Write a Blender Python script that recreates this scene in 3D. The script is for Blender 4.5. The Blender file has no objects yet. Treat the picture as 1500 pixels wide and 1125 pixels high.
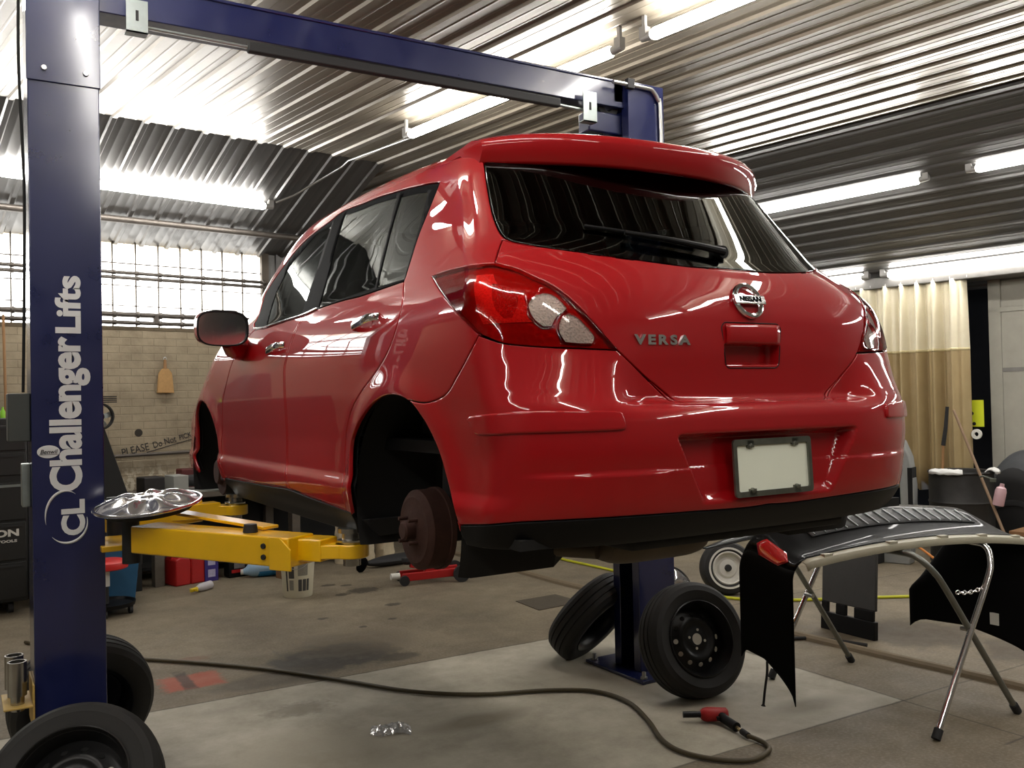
import bpy, bmesh, math, random
import numpy as np
from mathutils import Vector, Matrix, Euler
from mathutils.geometry import delaunay_2d_cdt
SC=bpy.context.scene
COL=SC.collection
PI=math.pi
random.seed(7)
LIFT=.9815                       # how high the lift holds the car
PHI=math.radians(9.3)            # the building is turned by this against the car and the lift
CAM=Vector((-2.012,-1.866,1.65))
def B(bx,by,z=0.):               # a point of the building's own grid -> world
    c,s=math.cos(PHI),math.sin(PHI)
    return Vector((CAM.x+c*bx-s*by, CAM.y+s*bx+c*by, z))
MB_=Matrix.Translation((CAM.x,CAM.y,0))@Matrix.Rotation(PHI,4,'Z')
# ---------------------------------------------------------------- materials
def lin(c):
    return tuple(((v/255.)/12.92 if v/255.<=.04045 else ((v/255.+.055)/1.055)**2.4) for v in c)
class NT:
    def __init__(s,name):
        s.m=bpy.data.materials.new(name); s.m.use_nodes=True; s.t=s.m.node_tree; s.n=s.t.nodes; s.l=s.t.links
        s.b=s.n['Principled BSDF']; s.out=s.n['Material Output']
    def add(s,ty,**k):
        q=s.n.new(ty)
        for a,v in k.items():
            if a in q.inputs.keys(): q.inputs[a].default_value=v
            else: setattr(q,a,v)
        return q
    def link(s,a,b): s.l.new(a,b)
    def noise(s,scale,detail=4,rough=.55,coord=None,dist=0.):
        q=s.add('ShaderNodeTexNoise'); q.inputs['Scale'].default_value=scale; q.inputs['Detail'].default_value=detail
        q.inputs['Roughness'].default_value=rough; q.inputs['Distortion'].default_value=dist
        if coord is not None: s.link(coord,q.inputs['Vector'])
        return q.outputs['Fac']
    def ramp(s,fac,*stops,mode='LINEAR'):
        q=s.add('ShaderNodeValToRGB'); e=q.color_ramp.elements; q.color_ramp.interpolation=mode
        while len(e)<len(stops): e.new(.5)
        for i,(p,c) in enumerate(stops):
            e[i].position=p; e[i].color=(c if isinstance(c,tuple) else (c,c,c))[:3]+(1,)
        s.link(fac,q.inputs['Fac']); return q.outputs['Color']
    def math(s,op,a,b=None,c=None,clamp=False):
        q=s.add('ShaderNodeMath',operation=op,use_clamp=clamp)
        for i,v in enumerate((a,b,c)):
            if v is None: continue
            if isinstance(v,(int,float)): q.inputs[i].default_value=v
            else: s.link(v,q.inputs[i])
        return q.outputs[0]
    def mix(s,fac,a,b,mode='MIX'):
        q=s.add('ShaderNodeMix',data_type='RGBA',blend_type=mode)
        for k,v in ((0,fac),(6,a),(7,b)):
            if isinstance(v,(int,float)): q.inputs[k].default_value=v
            elif isinstance(v,tuple): q.inputs[k].default_value=v[:3]+(1,)
            else: s.link(v,q.inputs[k])
        return q.outputs[2]
    def bump(s,h,strength=.3,dist=.01):
        q=s.add('ShaderNodeBump'); q.inputs['Strength'].default_value=strength; q.inputs['Distance'].default_value=dist
        s.link(h,q.inputs['Height']); s.link(q.outputs[0],s.b.inputs['Normal']); return q
    def obj(s): return s.add('ShaderNodeTexCoord').outputs['Object']
    def pos(s): return s.add('ShaderNodeNewGeometry').outputs['Position']
def mat(name,rgb,rough=.5,metal=0.,coat=0.,spec=None,var=.08,vscale=14.,bumps=0.,alpha=None,**k):
    """plain procedural material: base colour with a light noise variation"""
    t=NT(name); c=lin(rgb)
    f=t.noise(vscale,5,.6,t.obj())
    col=t.mix(t.math('MULTIPLY',f,1.0),tuple(max(0,v*(1-var)) for v in c),tuple(min(1,v*(1+var)+.0005) for v in c))
    t.link(col,t.b.inputs['Base Color'])
    t.b.inputs['Roughness'].default_value=rough; t.b.inputs['Metallic'].default_value=metal
    if coat: t.b.inputs['Coat Weight'].default_value=coat; t.b.inputs['Coat Roughness'].default_value=k.get('coatr',.03)
    if spec is not None: t.b.inputs['Specular IOR Level'].default_value=spec
    if bumps: t.bump(t.noise(k.get('bscale',60.),4,.6,t.obj()),bumps,k.get('bdist',.004))
    return t.m
# ---------------------------------------------------------------- mesh helper
class MB:
    def __init__(s): s.v=[]; s.f=[]; s.m=[]; s.sm=[]; s.X=Matrix.Identity(4); s.mi=0; s.smooth=True
    def add(s,vs,fs):
        o=len(s.v); s.v+= [tuple(s.X@Vector(p)) for p in vs]
        for f in fs: s.f.append(tuple(i+o for i in f)); s.m.append(s.mi)
        return s
    def box(s,c,d,r=None):
        M=Matrix.Translation(c)@(Euler(r).to_matrix().to_4x4() if r else Matrix.Identity(4))
        h=[.5*q for q in d]
        vs=[M@Vector((sx*h[0],sy*h[1],sz*h[2])) for sx in(-1,1) for sy in(-1,1) for sz in(-1,1)]
        return s.add(vs,[(0,1,3,2),(4,6,7,5),(0,4,5,1),(2,3,7,6),(0,2,6,4),(1,5,7,3)])
    def boxp(s,a,b):
        return s.box([(a[i]+b[i])/2 for i in range(3)],[abs(b[i]-a[i]) for i in range(3)])
    def bar(s,p,q,w,h,up=(0,0,1)):          # rectangular bar from p to q
        p,q=Vector(p),Vector(q); d=(q-p).normalized(); u=Vector(up); r=d.cross(u).normalized(); u=r.cross(d)
        vs=[e+r*(a*w/2)+u*(b*h/2) for e in(p,q) for a,b in((-1,-1),(1,-1),(1,1),(-1,1))]
        return s.add(vs,[(0,1,2,3),(7,6,5,4),(0,4,5,1),(1,5,6,2),(2,6,7,3),(3,7,4,0)])
    def tube(s,pts,r,n=12,closed=False,caps=True):
        pts=[Vector(p) for p in pts]; rs=r if isinstance(r,(list,tuple)) else [r]*len(pts)
        N=len(pts); T=[]
        for i in range(N):
            a=pts[i-1] if (i>0 or closed) else pts[i]; b=pts[(i+1)%N] if (i<N-1 or closed) else pts[i]
            T.append((b-a).normalized())
        u=T[0].orthogonal().normalized(); vs=[]
        for i in range(N):
            u=(u-T[i]*u.dot(T[i])).normalized(); w=T[i].cross(u)
            for k in range(n):
                a=2*PI*k/n; vs.append(pts[i]+(u*math.cos(a)+w*math.sin(a))*rs[i])
        fs=[]
        for i in range(N if closed else N-1):
            j=(i+1)%N
            for k in range(n): fs.append((i*n+k,i*n+(k+1)%n,j*n+(k+1)%n,j*n+k))
        if caps and not closed: fs+= [tuple(range(n-1,-1,-1)),tuple((N-1)*n+k for k in range(n))]
        return s.add(vs,fs)
    def cyl(s,p,q,r,r2=None,n=24): return s.tube([p,q],[r,r if r2 is None else r2],n)
    def lathe(s,prof,n=48,M=None,close=False,arc=None):     # prof: (radius, height along z)
        M=M or Matrix.Identity(4); vs=[]; fs=[]; k=len(prof); a0,a1=arc or (0,2*PI); full=arc is None
        m=n if full else n+1
        for i in range(m):
            a=a0+(a1-a0)*i/n
            for r,h in prof: vs.append(M@Vector((r*math.cos(a),r*math.sin(a),h)))
        for i in range(n):
            j=(i+1)%m
            for q in range(k if close else k-1):
                p=(q+1)%k; fs.append((i*k+q,j*k+q,j*k+p,i*k+p))
        return s.add(vs,fs)
    def prism(s,poly,depth,M=None):          # polygon in local xy, extruded +z
        M=M or Matrix.Identity(4); n=len(poly)
        vs=[M@Vector((x,y,0)) for x,y in poly]+[M@Vector((x,y,depth)) for x,y in poly]
        fs=[tuple(range(n-1,-1,-1)),tuple(range(n,2*n))]+[(i,(i+1)%n,n+(i+1)%n,n+i) for i in range(n)]
        return s.add(vs,fs)
    def grid(s,P,closeu=False,closev=False):   # P[i][j] points
        a=len(P); b=len(P[0]); vs=[p for r in P for p in r]; fs=[]
        for i in range(a if closeu else a-1):
            for j in range(b if closev else b-1):
                i2,j2=(i+1)%a,(j+1)%b; fs.append((i*b+j,i2*b+j,i2*b+j2,i*b+j2))
        return s.add(vs,fs)
    def ball(s,c,r,n=16,m=10):
        c=Vector(c); r=r if isinstance(r,(tuple,list)) else (r,r,r)
        P=[[c+Vector((r[0]*math.sin(PI*j/m)*math.cos(2*PI*i/n),r[1]*math.sin(PI*j/m)*math.sin(2*PI*i/n),r[2]*math.cos(PI*j/m))) for j in range(m+1)] for i in range(n)]
        return s.grid(P,closeu=True)
    def build(s,name,mats,parent=None,world=False,angle=35,bevel=0,solid=0,label=None,flip=False,subsurf=0):
        vs=s.v
        if world and parent is not None:
            W=wm(parent).inverted(); vs=[tuple(W@Vector(p)) for p in vs]
        me=bpy.data.meshes.new(name); me.from_pydata(vs,[],s.f)
        mats=mats if isinstance(mats,(list,tuple)) else [mats]
        for q in mats: me.materials.append(q)
        if len(mats)>1: me.polygons.foreach_set('material_index',s.m)
        b=bmesh.new(); b.from_mesh(me)
        bmesh.ops.remove_doubles(b,verts=b.verts,dist=1e-5)
        bmesh.ops.recalc_face_normals(b,faces=b.faces)
        if flip: bmesh.ops.reverse_faces(b,faces=b.faces)
        b.to_mesh(me); b.free()
        me.polygons.foreach_set('use_smooth',[True]*len(me.polygons)); me.set_sharp_from_angle(angle=math.radians(angle))
        o=bpy.data.objects.new(name,me); COL.objects.link(o)
        if parent is not None: o.parent=parent
        if solid: q=o.modifiers.new('solid','SOLIDIFY'); q.thickness=solid; q.offset=0
        if bevel:
            q=o.modifiers.new('bevel','BEVEL'); q.width=bevel; q.segments=2; q.limit_method='ANGLE'; q.angle_limit=math.radians(40)
        if subsurf: q=o.modifiers.new('sub','SUBSURF'); q.levels=q.render_levels=subsurf
        if label: o['label']=label
        return o
def wm(o):
    M=o.matrix_basis.copy()
    while o.parent is not None: o=o.parent; M=o.matrix_basis@M
    return M
def thing(name,label,cat,loc=(0,0,0),rot=(0,0,0),group=None):
    o=bpy.data.objects.new(name,None); COL.objects.link(o); o.empty_display_size=.1
    if isinstance(rot,(int,float)): rot=(0,0,rot)
    o.location=loc; o.rotation_euler=rot; tag(o,label,cat,group); return o
def tag(o,label,cat,group=None):
    o['label']=label; o['category']=cat
    if group: o['group']=group
    return o
def structure(o): o['kind']='structure'; return o
def dup(root,loc,rot=None,label=None):
    r=root.copy(); COL.objects.link(r); r.location=loc
    if rot is not None: r.rotation_euler=rot
    if label: r['label']=label
    for ch in list(root.children):
        c=ch.copy(); COL.objects.link(c); c.parent=r
        for g in list(ch.children):
            d=g.copy(); COL.objects.link(d); d.parent=c
    return r
def text_mesh(txt,size=1.,offset=0.,extrude=.002,sx=1.,shear=0.,align='CENTER',space=1.):
    """lettering -> (verts, faces) in its own xy plane"""
    cu=bpy.data.curves.new('lettering','FONT'); cu.body=txt; cu.size=size; cu.offset=offset; cu.extrude=extrude; cu.shear=shear
    cu.align_x=align; cu.align_y='CENTER'; cu.resolution_u=4; cu.space_character=space
    o=bpy.data.objects.new('lettering',cu); COL.objects.link(o)
    dg=bpy.context.evaluated_depsgraph_get(); me=bpy.data.meshes.new_from_object(o.evaluated_get(dg))
    vs=[(v.co.x*sx,v.co.y,v.co.z) for v in me.vertices]; fs=[tuple(p.vertices) for p in me.polygons]
    bpy.data.objects.remove(o); bpy.data.meshes.remove(me); bpy.data.curves.remove(cu)
    return vs,fs
def frame(o,x,y):         # matrix from origin and two in-plane axes
    x=Vector(x).normalized(); y=Vector(y); z=x.cross(y).normalized(); y=z.cross(x)
    return Matrix(((x.x,y.x,z.x,o[0]),(x.y,y.y,z.y,o[1]),(x.z,y.z,z.z,o[2]),(0,0,0,1)))
def smooth_path(pts,k=8):
    pts=[Vector(p) for p in pts]; out=[]
    for i in range(len(pts)-1):
        p0=pts[max(i-1,0)];p1=pts[i];p2=pts[i+1];p3=pts[min(i+2,len(pts)-1)]
        for j in range(k):
            t=j/k; out.append(.5*((2*p1)+(p2-p0)*t+(2*p0-5*p1+4*p2-p3)*t*t+(3*p1-p0-3*p2+p3)*t**3))
    out.append(pts[-1]); return out
TUBE=34.; WINDOW=5.; EXPO=.55

# ---------- car body surface: an implicit hull, car frame (x left-/right+, y forward from rear bumper, z up) ----------
class Sp:
    """monotone cubic through (x, y) pairs"""
    def __init__(s, *p):
        s.x=np.array([a for a,b in p],float); s.y=np.array([b for a,b in p],float)
        h=np.diff(s.x); d=np.diff(s.y)/h; n=len(s.x); m=np.zeros(n)
        for i in range(1,n-1):
            if d[i-1]*d[i]>0:
                w1=2*h[i]+h[i-1]; w2=h[i]+2*h[i-1]; m[i]=(w1+w2)/(w1/d[i-1]+w2/d[i])
        m[0]=d[0]; m[-1]=d[-1]; s.m=m; s.h=h
    def __call__(s, q):
        q=np.asarray(q,float); i=np.clip(np.searchsorted(s.x,q)-1,0,len(s.h)-1)
        h=s.h[i]; t=(q-s.x[i])/h
        lo=q<s.x[0]; hi=q>s.x[-1]; tc=np.clip(t,0,1)
        t2=tc*tc; t3=t2*tc
        r=(2*t3-3*t2+1)*s.y[i]+(t3-2*t2+tc)*h*s.m[i]+(3*t2-2*t3)*s.y[i+1]+(t3-t2)*h*s.m[i+1]
        r=np.where(lo,s.y[0]+(q-s.x[0])*s.m[0],r); r=np.where(hi,s.y[-1]+(q-s.x[-1])*s.m[-1],r)
        return r
def sst(a,b,x):
    t=np.clip((x-a)/(b-a),0,1); return t*t*(3-2*t)
def smax(a,b,k):
    h=np.maximum(k-np.abs(a-b),0)/k; return np.maximum(a,b)+h*h*k*.25
YA=Sp((.12,.30),(.20,.20),(.25,.125),(.29,.07),(.35,.03),(.45,.012),(.55,.0),(.60,.002),(.625,.010),(.642,.035),(.655,.078),(.67,.085),(.72,.083),(.80,.078),(.88,.083),(.945,.10),(1.0,.128),(1.05,.165),(1.09,.205),(1.2,.293),(1.3,.373),(1.42,.47),(1.5,.535),(1.62,.64))
YB=Sp((.12,.30),(.20,.20),(.25,.125),(.29,.07),(.35,.03),(.45,.012),(.55,.0),(.60,.003),(.64,.014),(.68,.038),(.72,.056),(.76,.069),(.80,.078),(.88,.085),(.945,.10),(1.0,.128),(1.05,.165),(1.09,.205),(1.2,.293),(1.3,.373),(1.42,.47),(1.5,.535),(1.62,.64))
CC=Sp((.2,.437),(.6,.437),(.7,.365),(.8,.325),(.954,.355),(1.05,.42),(1.135,.51),(1.41,.63),(1.6,.65))
PP=Sp((.2,4.7),(.6,4.7),(.8,4.0),(.954,3.5),(1.135,2.6),(1.6,2.6))
WW=Sp((.12,.74),(.19,.782),(.23,.80),(.28,.832),(.33,.842),(.37,.845),(.42,.832),(.50,.832),(.60,.838),(.70,.845),(.80,.847),(.88,.842),(.95,.828),(1.0,.808),(1.04,.788),(1.1,.765),(1.2,.73),(1.3,.697),(1.42,.655),(1.5,.625),(1.62,.575))
ZC=Sp((.2,1.49),(.45,1.515),(.7,1.535),(.9,1.552),(1.2,1.572),(1.7,1.585),(2.2,1.572),(2.6,1.53),(3.2,1.45))
ZH=Sp((2.7,1.06),(3.1,1.03),(3.4,.975),(3.7,.90),(3.95,.81),(4.1,.72),(4.2,.62))
REC=[]   # recesses on the rear face, filled below
def rear_y(x,z):
    ax=np.abs(x)
    w=sst(.40,.56,ax)
    y=YA(z)*(1-w)+YB(z)*w+CC(z)*ax**PP(z)
    # lower bumper step line
    y=y-.004*sst(.472,.464,z)*sst(.30,.40,z)*sst(.80,.70,ax)
    # plate recess
    hw=.262+(.355-.262)*np.clip((z-.385)/(.555-.385),0,1)
    d=sst(hw+.012,hw-.022,ax)*sst(.566,.546,z)*sst(.365,.40,z)
    y=y+d*(.024+.030*sst(.38,.55,z))
    # tailgate handle scoop
    d=sst(.114,.100,ax)*sst(.817,.811,z)*sst(.7545,.7595,z)
    y=y+.042*d
    return y
def side_w(y,z):
    w=WW(z)
    w=w-.03*np.clip((.8-y)/.8,0,2)**2*sst(1.05,.8,z)
    w=w-.10*np.clip((1.3-y)/1.3,0,2)**2*sst(.95,1.25,z)
    w=w-.075*np.clip((y-2.9)/1.35,0,2)**2
    w=w-.055*np.clip((y-2.1)/.9,0,2)**2*sst(1.0,1.12,z)
    for yc in (.79,3.40):
        d=np.hypot(y-yc,z-.315); w=w+.014*np.exp(-((d-.385)/.06)**2)*sst(.25,.4,z)
    return w
def F(x,y,z):
    ax=np.abs(x)
    f=smax(ax-side_w(y,z),rear_y(x,z)-y,.05)
    roof=z-(ZC(y)-.05*(ax/.6)**2)
    ws=(z-(1.50-.55*(y-2.56+.45*ax*ax)))/1.14
    hood=z-(ZH(y)-.10*(ax/.7)**4)
    fr=np.minimum(ws,hood); h=np.maximum(.06-np.abs(ws-hood),0)/.06; fr=fr-h*h*.015
    top=smax(roof,fr,.10)
    f=smax(f,top,.11)
    f=smax(f,y-(4.27-.30*ax**2.5),.12)
    return f
YC=1.9
def dirs(a,v):
    a,v=np.broadcast_arrays(np.asarray(a,float),np.asarray(v,float))
    e=np.maximum(v-1,0); ce=np.cos(e)
    return (-np.sin(a)*ce,-np.cos(a)*ce,np.sin(e)), np.minimum(v,1.0)
def S(a,v,off=0.):
    (dx,dy,dz),z0=dirs(a,v)
    lo=np.full(dx.shape,.15); hi=np.full(dx.shape,3.0)
    # coarse march to first exit
    t=np.full(dx.shape,.5); done=np.zeros(dx.shape,bool)
    for k in range(72):
        t2=np.where(done,t,t+.036)
        out=F(t2*dx,YC+t2*dy,z0+t2*dz)>0
        newly=out&~done
        lo=np.where(newly,t2-.036,lo); hi=np.where(newly,t2,hi); done|=out; t=t2
        if done.all(): break
    for k in range(26):
        m=.5*(lo+hi); o=F(m*dx,YC+m*dy,z0+m*dz)>0
        hi=np.where(o,m,hi); lo=np.where(o,lo,m)
    m=.5*(lo+hi)
    P=np.stack([m*dx,YC+m*dy,z0+m*dz],-1)
    if np.ndim(off) or off: P=P+N(P)*np.asarray(off)[...,None] if np.ndim(off) else P+N(P)*off
    return P
def N(P,h=.0015):
    x,y,z=P[...,0],P[...,1],P[...,2]
    g=np.stack([F(x+h,y,z)-F(x-h,y,z),F(x,y+h,z)-F(x,y-h,z),F(x,y,z+h)-F(x,y,z-h)],-1)
    return g/np.maximum(np.linalg.norm(g,axis=-1,keepdims=True),1e-9)
def toav(P):
    P=np.asarray(P,float)
    a=np.abs(np.arctan2(-P[...,0],-(P[...,1]-YC))); r=np.hypot(P[...,0],P[...,1]-YC)
    v=np.where(P[...,2]<=1,P[...,2],1+np.arctan2(P[...,2]-1,r))
    return np.stack([a,v],-1)
AV={
 'tailgate':[[0.4148,1.0799],[0.3879,1.0693],[0.3436,1.0587],[0.2334,1.0387],[0.1078,1.0271],[0.0323,1.0264],[-0.03,1.025],[-0.03,0.655],[0.0136,0.6506],[0.0896,0.6492],[0.1493,0.6495],[0.1654,0.652],[0.1716,0.6618],[0.2242,0.7316],[0.2654,0.7955],[0.2895,0.8455],[0.3271,0.9239],[0.3628,0.9833],[0.3998,1.0136],[0.4197,1.0214],[0.4348,1.0289],[0.4271,1.0502]],
 'rear_window':[[-0.03,1.029],[0.0306,1.0286],[0.1069,1.0285],[0.2326,1.0402],[0.3431,1.0602],[0.3874,1.0716],[0.4031,1.0778],[0.4139,1.0875],[0.4223,1.1133],[0.4278,1.1509],[0.4318,1.2212],[0.4326,1.2696],[0.4342,1.3181],[0.2942,1.3349],[0.145,1.3402],[-0.03,1.335]],
 'rear_bumper':[[0.5985,0.6715],[0.5605,0.6624],[0.5317,0.6734],[0.5164,0.69],[0.5008,0.7305],[0.4855,0.775],[0.4663,0.8386],[0.4485,0.8249],[0.4297,0.8138],[0.3724,0.8029],[0.3125,0.7975],[0.2655,0.7937],[0.2242,0.7288],[0.1769,0.6562],[0.1732,0.6475],[0.1567,0.6449],[0.0984,0.6446],[0.0245,0.6458],[-0.03,0.6505],[-0.03,0.352],[0.0392,0.3445],[0.1749,0.3499],[0.2872,0.353],[0.3821,0.3512],[0.4361,0.3451],[0.499,0.3251],[0.5042,0.3383],[0.5195,0.4413],[0.5374,0.5352],[0.5641,0.6127]],
 'bumper_valance':[[0.499,0.3251],[0.4361,0.3451],[0.3821,0.3512],[0.2872,0.353],[0.1749,0.3499],[0.0392,0.3445],[-0.03,0.352],[-0.03,0.268],[0.15,0.268],[0.3,0.268],[0.4,0.268],[0.4636,0.268],[0.4893,0.268],[0.4984,0.3]],
 'tail_lamp':[[0.5495,1.0297],[0.5295,1.0312],[0.5086,1.0308],[0.4839,1.0282],[0.462,1.0261],[0.4383,1.027],[0.4197,1.0214],[0.3998,1.0136],[0.3628,0.9833],[0.3271,0.9239],[0.2895,0.8455],[0.2654,0.7955],[0.3124,0.8011],[0.3723,0.8057],[0.4297,0.8165],[0.4484,0.8276],[0.4652,0.843],[0.4766,0.8634],[0.4945,0.9024],[0.5138,0.9505],[0.5334,1.0012]],
 'front_door':[[2.219,1.0272],[2.0563,1.0199],[1.7595,1.0297],[1.4338,1.0347],[1.4381,1.0152],[1.4668,0.9686],[1.5256,0.8726],[1.5635,0.8144],[1.5731,0.6434],[1.601,0.4281],[1.5638,0.3192],[1.7993,0.3136],[2.2255,0.3049],[2.4679,0.2994],[2.4698,0.3272],[2.4903,0.5021],[2.4618,0.6794],[2.4091,0.7823],[2.3335,0.9131]],
 'rear_door':[[1.4134,1.0352],[1.2336,1.0482],[0.9804,1.0485],[0.8309,1.0406],[0.7131,1.0407],[0.6302,1.0406],[0.6212,0.9844],[0.63,0.9189],[0.6479,0.8568],[0.6788,0.7998],[0.7231,0.7502],[0.7892,0.6938],[0.8492,0.6309],[0.8901,0.5458],[0.9048,0.4237],[0.8968,0.2863],[1.0483,0.2946],[1.2757,0.3047],[1.5268,0.3171],[1.5785,0.4289],[1.551,0.6434],[1.5414,0.8136],[1.5037,0.8716],[1.4415,0.9656],[1.4139,1.0131]],
 'dlo':[[0.5394,1.2922],[0.574,1.3179],[0.7033,1.3981],[0.9137,1.5024],[1.3063,1.618],[1.511,1.6048],[1.7295,1.5757],[1.9256,1.5215],[2.0666,1.4541],[2.1857,1.3737],[2.2907,1.2891],[2.3754,1.2081],[2.3128,1.0595],[2.2276,1.0311],[2.0642,1.024],[1.7669,1.0341],[1.4396,1.0389],[1.2373,1.0521],[0.9824,1.0517],[0.8322,1.0433],[0.7138,1.043],[0.6283,1.0429],[0.6174,1.09],[0.5985,1.1601],[0.5652,1.2351]],
 'front_glass':[[1.4584,1.5605],[1.6859,1.5549],[1.799,1.5184],[1.9307,1.4482],[2.0592,1.3745],[2.1557,1.2178],[2.1207,1.1158],[2.0579,1.0324],[1.7809,1.0428],[1.4879,1.051],[1.4903,1.1648],[1.4768,1.3324]],
 'rear_door_glass':[[1.2473,1.5714],[0.8946,1.4611],[0.7163,1.3776],[0.727,1.3059],[0.7391,1.2243],[0.7516,1.1377],[0.7583,1.0583],[0.9882,1.0614],[1.2342,1.0585],[1.2396,1.1457],[1.2453,1.2582],[1.2551,1.4141]],
 'quarter_glass':[[0.6889,1.3575],[0.6283,1.3248],[0.5767,1.2912],[0.587,1.2438],[0.6008,1.1869],[0.6184,1.1149],[0.6318,1.0496],[0.7432,1.0546],[0.7363,1.1322],[0.7237,1.2167],[0.7075,1.2938]],
 'bumper_moulding':[[0.4831,0.616],[0.479,0.6226],[0.4694,0.6273],[0.4162,0.6344],[0.3534,0.6345],[0.2871,0.6297],[0.2764,0.6239],[0.2732,0.5883],[0.2764,0.5832],[0.2845,0.5819],[0.3551,0.5804],[0.4171,0.5793],[0.466,0.5746],[0.4716,0.5778]],
 'rear_arch':[[0.8761,0.18],[0.8622,0.2964],[0.8567,0.4053],[0.8537,0.5237],[0.8136,0.5799],[0.775,0.6201],[0.7086,0.6717],[0.6498,0.6908],[0.5985,0.6715],[0.5641,0.6127],[0.5374,0.5352],[0.5195,0.4413],[0.5042,0.3383],[0.4984,0.3],[0.4893,0.27],[0.4893,0.18]],
 'front_arch':[[2.4894,0.18],[2.4995,0.2848],[2.4993,0.3415],[2.5028,0.3975],[2.5097,0.4518],[2.5197,0.5029],[2.5324,0.5498],[2.547,0.5915],[2.5631,0.6269],[2.5801,0.6553],[2.5974,0.6761],[2.6146,0.6888],[2.6311,0.693],[2.6467,0.6888],[2.6612,0.6761],[2.6742,0.6553],[2.6858,0.6269],[2.6958,0.5915],[2.7042,0.5498],[2.7108,0.5029],[2.7159,0.4518],[2.7192,0.3975],[2.7208,0.3415],[2.7208,0.2848],[2.7431,0.18]],
 'sill':[[2.4727,0.2917],[2.2308,0.2979],[1.8042,0.3073],[1.5677,0.3132],[1.2785,0.3004],[1.0506,0.2904],[0.8668,0.2779],[0.8627,0.24],[0.8581,0.195],[1.2079,0.193],[1.9337,0.193],[2.5188,0.195],[2.5096,0.24]],
 'windshield':[[3.2,1.6841],[2.6779,1.6594],[2.3366,1.6061],[2.3392,1.4852],[2.4814,1.2545],[2.583,1.0831],[2.7033,1.0636],[2.9362,1.0543],[3.2,1.0536]],
 'lamp_clear_round':[[0.3801,0.9493],[0.3697,0.955],[0.3578,0.951],[0.3468,0.9354],[0.3373,0.9106],[0.3453,0.8955],[0.3548,0.8843],[0.3628,0.8585],[0.3746,0.8587],[0.3858,0.8755],[0.3926,0.8999],[0.3925,0.9245]],
 'lamp_clear_low':[[0.3362,0.8936],[0.3244,0.8861],[0.312,0.8638],[0.2986,0.8306],[0.3035,0.8122],[0.3222,0.8122],[0.3443,0.8161],[0.3515,0.84],[0.3516,0.8657],[0.3458,0.8842]],
 'lamp_red':[[0.4673,1.0104],[0.4402,1.0103],[0.4359,0.9876],[0.4204,0.9603],[0.4013,0.9459],[0.3956,0.9207],[0.397,0.8888],[0.3897,0.8738],[0.4188,0.8728],[0.461,0.87],[0.4664,0.893],[0.4716,0.9357],[0.4725,0.9864]],
 'lamp_round':[[0.444,0.9882],[0.422,0.9828],[0.4084,0.9598],[0.4093,0.9211],[0.4184,0.8857],[0.4301,0.8843],[0.441,0.9092],[0.4459,0.942]]}
# ---------------------------------------------------------------- the car body: panels cut out of one continuous hull
def dense(poly,step=.012,smooth=True):
    p=np.array(poly,float); n=len(p); out=[]
    ang=[]
    for i in range(n):
        u=p[i]-p[i-1]; w=p[(i+1)%n]-p[i]
        ang.append(abs(math.atan2(u[0]*w[1]-u[1]*w[0],u@w)))
    for i in range(n):
        p1,p2=p[i],p[(i+1)%n]; p0,p3=p[i-1],p[(i+2)%n]
        L=np.linalg.norm(p2-p1); k=max(1,int(math.ceil(L/step)))
        c1=ang[i]>.7; c2=ang[(i+1)%n]>.7
        m1=(p2-p1) if c1 else (p2-p0)/(np.linalg.norm(p2-p1)+np.linalg.norm(p1-p0))*L
        m2=(p2-p1) if c2 else (p3-p1)/(np.linalg.norm(p3-p2)+np.linalg.norm(p2-p1))*L
        for j in range(k):
            t=j/k; t2=t*t; t3=t2*t
            out.append((2*t3-3*t2+1)*p1+(t3-2*t2+t)*m1+(-2*t3+3*t2)*p2+(t3-t2)*m2)
    return np.array(out)
def offset_loop(q,d):            # move a loop outwards by d metres on the surface
    a,v=q[:,0],q[:,1]; e=1e-3
    P=S(a,v); n=N(P)
    Pa=(S(a+e,v)-S(a-e,v))/(2*e); Pv=(S(a,v+e)-S(a,v-e))/(2*e)
    T=np.roll(P,-1,0)-np.roll(P,1,0); b=np.cross(n,T); b/=np.maximum(np.linalg.norm(b,axis=1,keepdims=True),1e-9)
    ar=.5*np.sum(q[:,0]*np.roll(q[:,1],-1)-np.roll(q[:,0],-1)*q[:,1])
    sgn=np.sign(np.sum(np.cross(Pa,Pv)*n,axis=1)).mean()*np.sign(ar)
    D=b*(-sgn)*d
    A=np.stack([Pa,Pv],-1); G=np.einsum('nij,nik->njk',A,A); r=np.einsum('nij,ni->nj',A,D)
    return q+np.linalg.solve(G+1e-9*np.eye(2),r[...,None])[...,0]
def inside(poly,pts):
    x,y=pts[:,0],pts[:,1]; r=np.zeros(len(pts),bool); n=len(poly)
    lo,hi=poly.min(0),poly.max(0)
    idx=np.where((x>=lo[0])&(x<=hi[0])&(y>=lo[1])&(y<=hi[1]))[0]
    if not len(idx): return r
    xs,ys=x[idx],y[idx]; c=np.zeros(len(idx),bool)
    x1,y1=poly[:,0],poly[:,1]; x2,y2=np.roll(x1,-1),np.roll(y1,-1)
    for k in range(n):
        if y1[k]==y2[k]: continue
        c^=((y1[k]>ys)!=(y2[k]>ys))&(xs<(x2[k]-x1[k])*(ys-y1[k])/(y2[k]-y1[k])+x1[k])
    r[idx]=c; return r
GAP=.0021; RING=.004
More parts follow.
